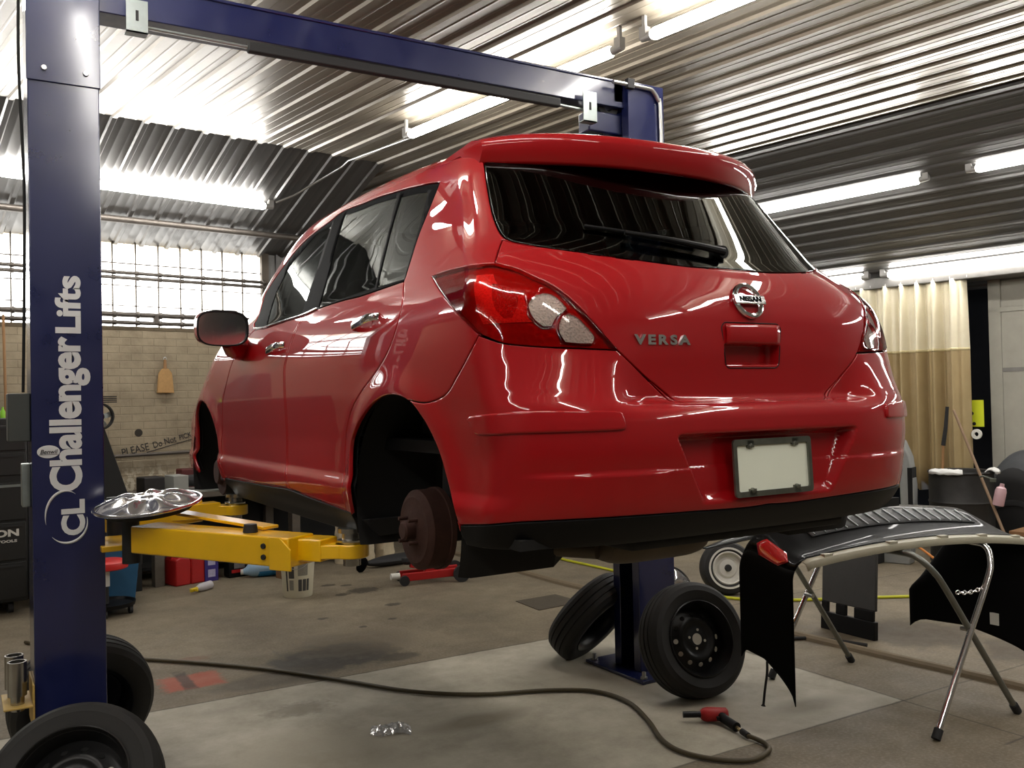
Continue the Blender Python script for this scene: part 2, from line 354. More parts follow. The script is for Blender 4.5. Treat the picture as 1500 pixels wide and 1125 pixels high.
def build_hull():
    D={k:dense(v) for k,v in AV.items()}
    red=['tailgate','rear_bumper','tail_lamp','front_door','rear_door','bumper_valance','sill','rear_window','windshield','dlo']
    inn={k:offset_loop(D[k],-GAP) for k in red}; out={k:offset_loop(D[k],GAP) for k in red}
    loops=[inn[k] for k in red]+[offset_loop(D[k],-GAP-RING) for k in red]+[out[k] for k in red]+[offset_loop(D[k],GAP+RING) for k in red]
    holes=['rear_arch','front_arch']; loops+= [D[k] for k in holes]+[offset_loop(D[k],RING*1.5) for k in holes]
    sub=['front_glass','rear_door_glass','quarter_glass','bumper_moulding','lamp_clear_round','lamp_clear_low','lamp_red','lamp_round']
    loops+=[D[k] for k in sub]+[offset_loop(D['bumper_moulding'],-.006)]
    A=np.concatenate([np.arange(0,.5,.009),np.arange(.5,1.2,.012),np.arange(1.2,PI,.02),[PI]])
    V=np.concatenate([np.arange(.18,.85,.012),np.arange(.85,1.0,.015),np.arange(1.0,1.3,.016),np.arange(1.3,1+PI/2-.03,.05)])
    g=[]
    for i,a in enumerate(A):
        for j,v in enumerate(V):
            if v>1.3 and i%3 and 0<i<len(A)-1: continue
            g.append((a,v))
    g+= [(a,v) for a in np.arange(.0023,.2,.0035) for v in np.arange(.362,.57,.006)]
    g+= [(a,v) for a in np.arange(.0011,.066,.0025) for v in np.arange(.742,.826,.004)]
    g.append((PI/2,1+PI/2))
    pts=np.array(g)
    # keep the free points clear of the cut lines
    lp=np.concatenate(loops); key=set(map(tuple,np.floor(lp/.0045).astype(int)))
    kk=np.floor(pts/.0045).astype(int)
    keep=np.array([not any((x+dx,y+dy) in key for dx in(-1,0,1) for dy in(-1,0,1)) or pts[i,0] in (0.,PI) for i,(x,y) in enumerate(kk)])
    pts=pts[keep]
    verts=[tuple(p) for p in pts]; edges=[]
    for l in loops:
        o=len(verts); verts+= [tuple(p) for p in l]; n=len(l)
        edges+= [(o+i,o+(i+1)%n) for i in range(n)]
    o=len(verts)
    for a in (0.,PI):
        o=len(verts); vv=np.arange(.17,1+PI/2,.012); verts+= [(a,float(v)) for v in vv]; edges+= [(o+i,o+i+1) for i in range(len(vv)-1)]
    r=delaunay_2d_cdt([Vector((p[0]*1.3,p[1])) for p in verts],edges,[],0,1e-6)
    q=np.array([(v.x/1.3,v.y) for v in r[0]]); tri=np.array([f for f in r[2] if len(f)==3])
    c=q[tri].mean(1)
    ok=(c[:,0]>1e-5)&(c[:,0]<PI-1e-5)&(c[:,1]>.181)&(c[:,1]<1+PI/2)
    tri=tri[ok]; c=c[ok]
    q[:,0]=np.where(np.abs(q[:,0])<2e-5,0,q[:,0]); q[:,0]=np.where(np.abs(q[:,0]-PI)<2e-5,PI,q[:,0])
    lab=np.full(len(tri),'body',dtype=object); free=np.ones(len(tri),bool)
    def put(m,l):
        m=m&free; lab[m]=l; free[m]=False
    for k in holes: put(inside(D[k],c),'hole')
    for k in ('front_glass','rear_door_glass','quarter_glass'): put(inside(D[k],c)&inside(inn['dlo'],c),k)
    for k in ('lamp_clear_round','lamp_clear_low'): put(inside(D[k],c)&inside(inn['tail_lamp'],c),k)
    for k in red: put(inside(inn[k],c),k)
    for k in red: put(inside(out[k],c),'gap')
    put(c[:,1]<.275,'hole')
    zone=np.full(len(tri),'base',dtype=object)
    for k in ('lamp_red','lamp_round','lamp_clear_round','lamp_clear_low'): zone[inside(D[k],c)]=k
    mould=inside(D['bumper_moulding'],c)
    return q,tri,lab,zone,mould
class Hull:
    def __init__(s):
        s.q,s.tri,s.lab,s.zone,s.mould=build_hull()
        s.P=S(s.q[:,0],s.q[:,1]); s.n=N(s.P)
        m=s.q[:,0]; s.P[(m==0)|(m==PI),0]=0; s.n[(m==0)|(m==PI),0]=0
    def panel(s,name,mask,mats,parent,side=-1,off=0.,flange=.012,drop=.0012,world_off=(0,0,0),label=None,thick=False):
        """one panel: side -1 left, +1 right, 0 both halves joined"""
        tri=s.tri[mask]; used=np.unique(tri); mp=-np.ones(len(s.q),int); mp[used]=np.arange(len(used))
        t=mp[tri]; q=s.q[used]; P=s.P[used]+s.n[used]*off; n=s.n[used].copy()
        # orient every triangle to the outside
        fn=np.cross(P[t[:,1]]-P[t[:,0]],P[t[:,2]]-P[t[:,0]]); fl=np.sum(fn*n[t].mean(1),1)<0; t[fl]=t[fl][:,::-1]
        cnt={}
        for f in t:
            for i in range(3):
                e=(int(f[i]),int(f[(i+1)%3])); cnt[e]=1
        bnd=[e for e in cnt if (e[1],e[0]) not in cnt and not (q[e[0],0]==q[e[1],0] and q[e[0],0] in (0.,PI))]
        lat=np.zeros_like(P)
        for a,b in bnd:
            d=np.cross(P[b]-P[a],n[a]+n[b]); d/=max(np.linalg.norm(d),1e-9); lat[a]+=d; lat[b]+=d
        isb=np.linalg.norm(lat,axis=1)>1e-6; lat[isb]/=np.linalg.norm(lat[isb],axis=1,keepdims=True)
        cen=(q[:,0]==0)|(q[:,0]==PI); lat[cen,0]=0
        P=P.copy(); P[isb]-=n[isb]*drop; nn=n.copy()
        if drop: nn[isb]=n[isb]+.8*lat[isb]
        vs=[P]; ns=[nn]; fs=[t]
        if flange:
            bi=np.where(isb)[0]; bm=-np.ones(len(P),int); o=len(P); k=len(bi); bm[bi]=np.arange(k)
            vs+= [P[bi],P[bi]-n[bi]*flange]; ns+= [lat[bi]+.3*n[bi],lat[bi]]
            fl=[]
            for a,b in bnd:
                i,j=o+bm[a],o+bm[b]; fl+= [(j,i,i+k),(j,i+k,j+k)]
            fs.append(np.array(fl,int).reshape(-1,3))
        vs=np.concatenate(vs); ns=np.concatenate(ns); fs=np.concatenate(fs)
        if side==1: vs=vs*[-1,1,1]; ns=ns*[-1,1,1]; fs=fs[:,::-1]
        if side==0:
            m=len(vs); cen=np.abs(vs[:,0])<1e-7; idx=np.where(cen,np.arange(m),-1); rest=np.where(~cen)[0]
            idx[rest]=m+np.arange(len(rest)); vs=np.concatenate([vs,vs[rest]*[-1,1,1]]); ns=np.concatenate([ns,ns[rest]*[-1,1,1]])
            fs=np.concatenate([fs,idx[fs][:,::-1]])
        ns=ns/np.maximum(np.linalg.norm(ns,axis=1,keepdims=True),1e-9)
        me=bpy.data.meshes.new(name); me.from_pydata([tuple(v) for v in vs],[],[tuple(int(i) for i in f) for f in fs]); me.materials.append(mats)
        me.polygons.foreach_set('use_smooth',[True]*len(me.polygons)); me.normals_split_custom_set_from_vertices([tuple(v) for v in ns])
        o=bpy.data.objects.new(name,me); COL.objects.link(o); o.parent=parent
        if label: o['label']=label
        return o
def hull_z(x,y):
    lo,hi=.8,2.2
    for k in range(40):
        m=.5*(lo+hi)
        if F(x,y,m)<0: lo=m
        else: hi=m
    return lo
def hull_x(y,z):
    lo,hi=.2,1.4
    for k in range(40):
        m=.5*(lo+hi)
        if F(m,y,z)<0: lo=m
        else: hi=m
    return lo
def hull_y(x,z):       # rear face
    lo,hi=-.5,1.5
    for k in range(40):
        m=.5*(lo+hi)
        if F(x,m,z)<0: hi=m
        else: lo=m
    return hi
# ---- car materials
def paint(name,rgb):
    t=NT(name); c=lin(rgb)
    f=t.noise(900,2,.5,t.obj())
    t.link(t.mix(f,tuple(v*.9 for v in c),tuple(v*1.1 for v in c)),t.b.inputs['Base Color'])
    t.b.inputs['Roughness'].default_value=.6; t.b.inputs['Metallic'].default_value=0.; t.b.inputs['Specular IOR Level'].default_value=.15
    t.b.inputs['Coat Weight'].default_value=1.; t.b.inputs['Coat Roughness'].default_value=.012; t.b.inputs['Coat IOR'].default_value=1.48
    return t.m
def glass(name,tint,refl=1.5):
    t=NT(name); t.n.remove(t.b)
    tr=t.add('ShaderNodeBsdfTransparent'); tr.inputs[0].default_value=tint+(1,)
    gl=t.add('ShaderNodeBsdfGlossy'); gl.inputs['Roughness'].default_value=.004
    n=t.noise(5,2,.5,t.obj()); gl.inputs['Color'].default_value=(.95,1,.98,1)
    fr=t.add('ShaderNodeFresnel'); fr.inputs[0].default_value=refl
    mx=t.add('ShaderNodeMixShader'); t.link(fr.outputs[0],mx.inputs[0]); t.link(tr.outputs[0],mx.inputs[1]); t.link(gl.outputs[0],mx.inputs[2])
    t.link(mx.outputs[0],t.out.inputs[0]); return t.m
M_red=paint('red car paint',(158,2,11))
M_black=mat('black trim plastic',(12,12,13),.5,spec=.2,var=.1)
M_gloss=mat('black gloss trim',(8,8,9),.6,spec=.02)
M_dark=mat('dark underside',(16,15,14),.85,var=.3,vscale=9)
M_cavity=mat('black cavity',(5,5,5),.95)
M_chrome=mat('chrome',(235,235,238),.13,1.,var=.02)
M_glass=glass('side glass',(.22,.245,.235),1.29)
M_glass_dark=glass('rear glass',(.09,.10,.10),1.31)
M_rust=mat('rusty drum iron',(64,38,30),.8,.3,var=.45,vscale=22,bumps=.4)
M_seat=mat('grey seat cloth',(58,58,58),.9,bumps=.2)
M_alu=mat('aluminised exhaust',(92,82,70),.6,.4,var=.35,vscale=7)
def lens(name,tint,rough=.03):
    t=NT(name); t.n.remove(t.b)
    tr=t.add('ShaderNodeBsdfTransparent'); tr.inputs[0].default_value=tint+(1,)
    gl=t.add('ShaderNodeBsdfGlossy'); gl.inputs['Roughness'].default_value=rough
    fr=t.add('ShaderNodeFresnel'); fr.inputs[0].default_value=1.4
    mx=t.add('ShaderNodeMixShader'); t.link(fr.outputs[0],mx.inputs[0]); t.link(tr.outputs[0],mx.inputs[1]); t.link(gl.outputs[0],mx.inputs[2])
    t.link(mx.outputs[0],t.out.inputs[0]); return t.m
M_lens_red=lens('red lamp lens',(.95,.10,.09)); M_lens_clear=lens('clear lamp lens',(.97,.93,.9))
def reflector(name,rgb,scale,strength=.6,metal=.55,rough=.22):
    t=NT(name); c=lin(rgb)
    v=t.add('ShaderNodeTexVoronoi'); v.inputs['Scale'].default_value=scale; t.link(t.obj(),v.inputs['Vector'])
    t.link(t.mix(v.outputs['Distance'],tuple(x*.75 for x in c),c),t.b.inputs['Base Color'])
    t.b.inputs['Metallic'].default_value=metal; t.b.inputs['Roughness'].default_value=rough
    t.bump(v.outputs['Distance'],strength,.004); return t.m
M_ref_base=reflector('lamp housing',(165,45,48),60,.3,.1,.4)
M_ref_red=reflector('lamp bright reflector',(255,215,205),160,.7,.0,.3)
M_ref_round=reflector('lamp bowl',(215,130,130),220,.8,.2,.25)
M_ref_clear=reflector('lamp clear reflector',(255,236,228),150,.9,.0,.3)

car=thing('car','red five-door hatchback raised on the blue two-post lift, all four wheels off','car',(0,2.0,LIFT+.19))
CARM=Vector((0,2.0,.19))           # car frame -> the thing's own frame
class CB(MB):                       # mesh in car coordinates
    def build(s,name,mats,parent,**k):
        s.v=[tuple(Vector(p)-CARM) for p in s.v]; return super().build(name,mats,parent,**k)
H=Hull()
H.P=H.P-np.array([0,0,0])
_panel=H.panel
def panel(name,mask,m,parent,**k):
    o=_panel(name,mask,m,parent,**k)
    o.data.transform(Matrix.Translation(-CARM)); return o
L=H.lab
def isl(*n): return np.isin(L.astype(str),n)
body=panel('body_shell',isl('body'),M_red,car,side=0)
panel('inner_shell',isl('body','gap','tailgate','rear_bumper','tail_lamp','front_door','rear_door','bumper_valance','sill','dlo','lamp_clear_round','lamp_clear_low'),M_cavity,car,side=0,off=-.03,flange=0,drop=0)  # added black sheet; its colour gives the shade in the panel gaps
gate=panel('tailgate',isl('tailgate'),M_red,car,side=0)
panel('rear_window',isl('rear_window'),M_glass_dark,gate,side=0,flange=.006)
bump=panel('rear_bumper',isl('rear_bumper'),M_red,car,side=0)
panel('bumper_valance',isl('bumper_valance'),M_black,bump,side=0,label='black lower edge of the bumper')
panel('windshield',isl('windshield'),M_glass,car,side=0,flange=0)
for sd in (-1,1):
    panel('bumper_moulding',H.mould,M_red,bump,side=sd,off=.009,flange=.010,drop=.004)
    panel('sill_cover',isl('sill'),M_black,car,side=sd)
    tl=panel('tail_lamp',isl('tail_lamp'),M_lens_red,car,side=sd,off=.003,flange=.012)
    panel('clear_lens',isl('lamp_clear_round','lamp_clear_low'),M_lens_clear,tl,side=sd,off=.003,flange=0,drop=0)
    lm=isl('tail_lamp','lamp_clear_round','lamp_clear_low')
    for zn,nm,mm,of in (('base','lamp_housing',M_ref_base,-.012),('lamp_red','stop_reflector',M_ref_red,-.008),('lamp_round','bowl_reflector',M_ref_round,-.011),('lamp_clear_round','reversing_reflector',M_ref_clear,-.008),('lamp_clear_low','indicator_reflector',M_ref_clear,-.007)):
        panel(nm,lm&(H.zone==zn),mm,tl,side=sd,off=of,flange=.006,drop=0)
    fd=panel('front_door',isl('front_door'),M_red,car,side=sd)
    rd=panel('rear_door',isl('rear_door'),M_red,car,side=sd)
    panel('window_trim',isl('dlo'),M_gloss,car,side=sd,off=-.002,flange=.008,label='black window surround')
    panel('front_door_glass',isl('front_glass'),M_glass,fd,side=sd,off=-.004,flange=0,drop=0)
    panel('rear_door_glass',isl('rear_door_glass'),M_glass_dark if 0 else M_glass,rd,side=sd,off=-.004,flange=0,drop=0)
    panel('quarter_glass',isl('quarter_glass'),M_glass,rd,side=sd,off=-.004,flange=0,drop=0)
    # bright strip along the window sills
    av=[AV['dlo'][i] for i in (13,14,15,16,17)]
    pts=smooth_path([Vector(S(a,v-.002,.004)) for a,v in av],8)
    m=CB(); m.tube([Vector((p.x*-sd,p.y,p.z)) for p in pts],.0045,8); m.build('sill_strip',M_chrome,car,label='bright window sill strip')
    # door handles: chrome grip over a cup
    for (yy,zz,dr) in ((1.015,.936,rd),(2.01,.905,fd)):
        x0=hull_x(yy,zz); m=CB(); P=[]
        for i in range(25):
            u=-1+2*i/24; y=yy-.095*u; lift=.034*math.sqrt(max(0,1-abs(u)**4))-.004; hh=.0155*(1-.25*u*u)
            P.append([(sd*(hull_x(y,zz)+lift+.007*math.cos(2*PI*k/12)),y,zz+.012*u+hh*math.sin(2*PI*k/12)) for k in range(12)])
        m.grid(P,closev=True); m.build('door_handle',M_chrome,dr,label='chrome door handle')
        m=CB(); m.lathe([(.0,-.010),(.03,-.009),(.045,-.002),(.05,.0025)],24,Matrix.Translation((sd*x0,yy,zz-.004))@Matrix.Rotation(sd*PI/2,4,'Y')@Matrix.Diagonal((.55,1,1,1))); m.build('handle_cup',M_red,dr)
        m=CB(); m.lathe([(.0,.004),(.007,.0035),(.008,0)],16,Matrix.Translation((sd*(x0+.02),yy-.105,zz+.014))@Matrix.Rotation(sd*PI/2,4,'Y')); m.build('lock_cylinder',M_chrome,dr)
    # door mirror
    mc=Vector((sd*.965,2.46,1.02)); m=CB(); P=[]
    for i in range(15):
        u=i/14; y=-.045+.155*u; k=(1-max(0,(u-.25)/.75)**2.4)**.5 if u>.25 else 1.
        k=max(k,.02); 
        P.append([Vector((mc.x+.118*k*np.sign(math.cos(t))*abs(math.cos(t))**.62,mc.y+y+.10*(-sd)*0+.25*0,mc.z+.083*k*np.sign(math.sin(t))*abs(math.sin(t))**.62+.012*u)) for t in np.linspace(0,2*PI,33)[:-1]])
    m.grid(P,closev=True); hs=m.build('side_mirror',M_red,fd,angle=60)
    m=CB(); P=[]
    for k,y in ((1.,-.046),(.93,-.047),(.90,-.03)):
        P.append([Vector((mc.x+.118*k*np.sign(math.cos(t))*abs(math.cos(t))**.62,mc.y+y,mc.z+.083*k*np.sign(math.sin(t))*abs(math.sin(t))**.62)) for t in np.linspace(0,2*PI,33)[:-1]])
    m.grid(P,closev=True); m.build('mirror_rim',M_black,hs)
    m=CB(); m.add([Vector((mc.x+.107*np.sign(math.cos(t))*abs(math.cos(t))**.62,mc.y-.032,mc.z+.075*np.sign(math.sin(t))*abs(math.sin(t))**.62)) for t in np.linspace(0,2*PI,33)[:-1]],[tuple(range(32))])
    m.build('mirror_glass',M_chrome,hs,label='mirror glass')
    m=CB(); m.tube([Vector((sd*.80,2.60,.945)),Vector((sd*.85,2.56,.93)),Vector((sd*.895,2.50,.935)),Vector((sd*.925,2.47,.965))],[.05,.052,.05,.04],16); m.build('mirror_foot',M_red,hs)
    # wheel wells
    for yc,nm in ((.79,'rear'),(3.40,'front')):
        m=CB(); T=np.linspace(-.12*PI,1.12*PI,41); ring=lambda x,r:[(sd*x,yc+r*math.cos(t),.315+r*math.sin(t)) for t in T]
        m.grid([ring(.815,.392),ring(.78,.405),ring(.50,.405),ring(.44,.36),ring(.43,.02)])
        m.build('wheel_well',M_dark,car)
    # rear brake drum on its hub, wheel off
    dx=-.775*-sd if sd>0 else -.775; DM=Matrix.Translation((sd*.775,.80,.258))@Matrix.Rotation(sd*PI/2,4,'Y')
    m=CB(); m.lathe([(0,.004),(.055,.004),(.062,.0),(.104,.0),(.112,-.006),(.121,-.008),(.127,-.014),(.127,-.07),(.132,-.072),(.132,-.088),(.11,-.09),(.0,-.09)],48,DM); dr=m.build('brake_drum',M_rust,car,label='rusty rear brake drum')
    m=CB(); m.lathe([(0,.040),(.024,.040),(.030,.034),(.031,.0)],24,DM); m.build('hub_cap',M_rust,dr)
    for k in range(4):
        a=PI/4+k*PI/2; m=CB(); m.cyl(DM@Vector((.05*math.cos(a),.05*math.sin(a),.0)),DM@Vector((.05*math.cos(a),.05*math.sin(a),.035)),.006,n=10); m.build('wheel_stud',M_rust,dr)
    m=CB(); m.bar((sd*.66,.80,.255),(sd*.10,.86,.265),.09,.08); m.tube([(sd*.62,.80,.26),(sd*.56,1.35,.30)],.035,10); m.tube([(sd*.58,.62,.22),(sd*.55,.58,.56)],.026,10); m.tube([(sd*.60,.83,.24),(sd*.60,.83,.5)],[.055,.045],12); m.build('suspension',M_dark,car)
    # front brake disc and strut
    DM=Matrix.Translation((sd*.74,3.42,.29))@Matrix.Rotation(sd*PI/2,4,'Y')
    m=CB(); m.lathe([(0,.03),(.06,.03),(.068,.022),(.07,.0),(.125,.0),(.13,-.004),(.13,-.02),(.06,-.022)],40,DM); ds=m.build('brake_disc',M_rust,car,label='front brake disc')
    m=CB(); m.box((sd*.73,3.29,.33),(.08,.07,.16)); m.build('brake_caliper',M_dark,ds,bevel=.01)
    m=CB(); m.tube([(sd*.62,3.42,.2),(sd*.60,3.44,.72)],.035,12); m.bar((sd*.66,3.42,.2),(sd*.3,3.3,.22),.06,.04); m.build('front_strut',M_dark,car)
    # splash guards at the arch feet
    m=CB(); m.prism([(0,0),(.28,0),(.27,-.05),(.06,-.06)],.03,frame((sd*.80,1.18,.255),(-sd,0,0),(0,0,1))); m.build('splash_guard',M_dark,car)
# underbody
m=CB(); m.boxp((-.76,1.22,.20),(.76,2.98,.30)); m.boxp((-.44,.12,.24),(.44,1.22,.34)); m.boxp((-.42,2.98,.22),(.42,4.0,.34)); m.build('underbody',M_dark,car,bevel=.02)
for sd in (-1,1):
    m=CB(); m.boxp((sd*.77,.16,.272),(sd*.44,.40,.30)); m.build('rear_undertray',M_dark,car)
m=CB()
P=[]
for i in range(17):
    u=i/16; k=(1-abs(2*u-1)**5)**.5*.98+.02
    P.append([(-.42+.42*u,.32+.09*k*math.cos(t),.225+.055*k*math.sin(t)) for t in np.linspace(0,2*PI,25)[:-1]])
m.grid(P,closev=True); mf=m.build('muffler',M_alu,car,label='exhaust silencer under the tail')
m=CB(); m.tube(smooth_path([(-.42,.30,.22),(-.5,.5,.22),(-.3,.9,.2),(-.05,1.3,.2),(0,2.6,.19)],6),.024,12); m.build('exhaust_pipe',M_alu,mf)
# cabin: seats seen through the glass
for sx in (-.36,.36):
    m=CB(); m.box((sx,2.05,.62),(.46,.5,.16)); m.box((sx,1.80,.92),(.44,.14,.56),(-.2,0,0)); s_=m.build('seat',M_seat,car,bevel=.05)
    m=CB(); m.box((sx,1.70,1.30),(.24,.09,.17),(-.2,0,0)); m.build('headrest',M_seat,s_,bevel=.035)
m=CB(); m.box((0,1.12,.62),(1.2,.5,.16)); m.box((0,.86,.90),(1.22,.13,.50),(-.25,0,0)); s_=m.build('seat',M_seat,car,bevel=.05)
for sx in (-.38,.38):
    m=CB(); m.box((sx,.76,1.20),(.24,.08,.13),(-.25,0,0)); m.build('headrest',M_seat,s_,bevel=.03)
m=CB(); m.box((0,2.95,.86),(1.25,.34,.28)); m.build('dashboard',M_black,car,bevel=.05)
m=CB(); m.boxp((-.72,.45,.50),(.72,3.1,.54)); m.build('cabin_floor',M_black,car)
m=CB(); m.lathe([(.185,0),(.193,.009),(.185,.018),(.177,.009)],36,Matrix.Translation((-.36,2.58,.93))@Matrix.Rotation(1.15,4,'X'),close=True); m.build('steering_wheel',M_black,car)
# roof spoiler
m=CB(); P=[]
for i in range(61):
    u=-1+2*i/60; x=.598*u; au=abs(u)
    yt=.372+.245*au**2.3; zl=1.388+.022*au*au
    ye=yt+.30; ze=hull_z(x,ye)
    k=1-.25*au**6
    sec=[(yt+.15,zl+.055),(yt+.07,zl+.008),(yt+.034,zl),(yt+.026,zl+.003),(yt+.021,zl+.010),(yt+.009,zl+.040*k),(yt,zl+.068*k),(yt+.002,zl+.082*k),(yt+.016,zl+.096*k),(yt+.07,zl+.114*k),(yt+.17,zl+(.6*.125+.4*(ze-zl))*k if au<.9 else min(zl+.12*k,ze+.01)),(yt+.24,ze+.004),(yt+.33,hull_z(x,yt+.33)-.012)]
    P.append([(x,a,b) for a,b in sec])
n=len(P[0]); m.grid(P); o=len(m.v)
m.f.append(tuple(range(n))); m.f.append(tuple(range(60*n+n-1,60*n-1,-1))); m.m+=[0,0]
sp=m.build('roof_spoiler',M_red,gate,angle=50)
# rear wiper
m=CB(); Y=lambda x,z,o=.0: hull_y(x,z)-o
pv=Vector((.0,Y(0,1.105,.03),1.105))
m.cyl((0,Y(0,1.105)+.01,1.105),pv,.026,.02,20); m.build('wiper_pivot',M_black,gate)
arm=[Vector((x,Y(x,z,.03),z)) for x,z in ((.0,1.105),(-.08,1.118),(-.2,1.135),(-.33,1.15))]
m=CB(); m.tube(smooth_path(arm,5),[.013-.007*i/15 for i in range(16)],10); wp=m.build('wiper_arm',M_black,gate)
m=CB(); m.tube(smooth_path([Vector((x,Y(x,z,.014),z)) for x,z in ((-.08,1.128),(-.2,1.142),(-.33,1.158),(-.43,1.172))],5),.006,8); m.build('wiper_blade',M_black,wp)
# emblem: chrome ring with a name bar
ec=Vector((0,Y(0,.945,.006),.945)); nrm=Vector((0,-1,.0)); EM=frame(ec,(1,0,0),(0,.34,.94))
m=CB(); R0=.0505; m.lathe([(R0-.009,0),(R0-.007,.006),(R0,.009),(R0+.006,.006),(R0+.008,0)],56,EM); em=m.build('emblem',M_chrome,gate,label='round chrome maker badge')
m=CB(); m.X=EM; m.box((0,0,.008),(.124,.0285,.008)); m.build('badge_bar',M_chrome,em,bevel=.002)
vs,fs=text_mesh('NISSAN',.0235,.0006,.001,1.12); m=CB(); m.X=EM@Matrix.Translation((0,0,.0122)); m.add(vs,fs); m.build('badge_letters',M_gloss,em)
# model name in chrome letters, one by one along the curve of the gate
wd={'V':.037,'E':.031,'R':.036,'S':.034,'A':.037}; xx=-.437
for ch in 'VERSA':
    w=wd[ch]; xc=xx+w/2; xx+=w+.0035; z0=.822
    yc=Y(xc,z0,.001); t=Vector((1,(Y(xc+.02,z0)-Y(xc-.02,z0))/.04,0))
    vs,fs=text_mesh(ch,.036,.0016,.0025,1.45); m=CB(); m.X=frame((xc,yc-.001,z0),t,(0,0,1)); m.add(vs,fs); m.build('model_letter',M_chrome,gate)
# handle plate lines on the gate
def rr(x0,x1,z0,z1,r,k=6):
    o=[]
    for cx,cz,a0 in ((x1-r,z1-r,0),(x0+r,z1-r,PI/2),(x0+r,z0+r,PI),(x1-r,z0+r,1.5*PI)):
        o+= [(cx+r*math.cos(a0+PI/2*i/k),cz+r*math.sin(a0+PI/2*i/k)) for i in range(k+1)]
    return o
m=CB(); pts=[(x*(1-.09*(z<.80)),z) for x,z in rr(-.121,.121,.745,.878,.02)]
m.tube([Vector((x,Y(x,z,.0005) if not(abs(x)<.113 and z<.815) else Y(.125,z,.0005),z)) for x,z in pts],.0016,6,closed=True); m.build('handle_outline',M_black,gate)
m=CB(); m.grid([[Vector((x,Y(x,.83,.003+.004*math.sin(PI*k/6)),.8145+.058*k/6)) for k in range(7)] for x in np.linspace(-.108,.108,15)]); m.build('tailgate_handle',M_red,gate,solid=.004)
# licence plate, blank, in a worn chrome frame
PX=frame((0,.014,.459),(1,0,0),(0,.05,1))
M_plate=mat('blank plate',(236,240,222),.5,var=.02); M_pframe=mat('worn plate frame',(120,122,112),.3,.8,var=.4,vscale=25)
m=CB(); m.X=PX; m.prism(rr(-.152,.152,-.076,.076,.008),.003); pl=m.build('licence_plate',M_plate,bump,label='blank pale licence plate')
m=CB(); m.X=PX; a=rr(-.158,.158,-.0815,.0815,.012); b=rr(-.144,.144,-.066,.064,.006); n=len(a)
m.add([(x,y,.002) for x,y in a]+[(x,y,.009) for x,y in a]+[(x,y,.009) for x,y in b]+[(x,y,.002) for x,y in b],[(k*n+i,k*n+(i+1)%n,(k+1)%4*n+(i+1)%n,(k+1)%4*n+i) for k in range(4) for i in range(n)])
m.build('plate_frame',M_pframe,pl,label='worn chrome plate frame')
for x,y in ((-.09,.062),(.09,.062),(-.09,-.064),(.09,-.064)):
    m=CB(); m.X=PX; m.lathe([(0,.0135),(.006,.012),(.008,.008),(.008,.003)],14,Matrix.Translation((x,y,0))); m.box((x,y*1.08,.006),(.026,.02,.006)); m.build('plate_screw',M_pframe,pl)
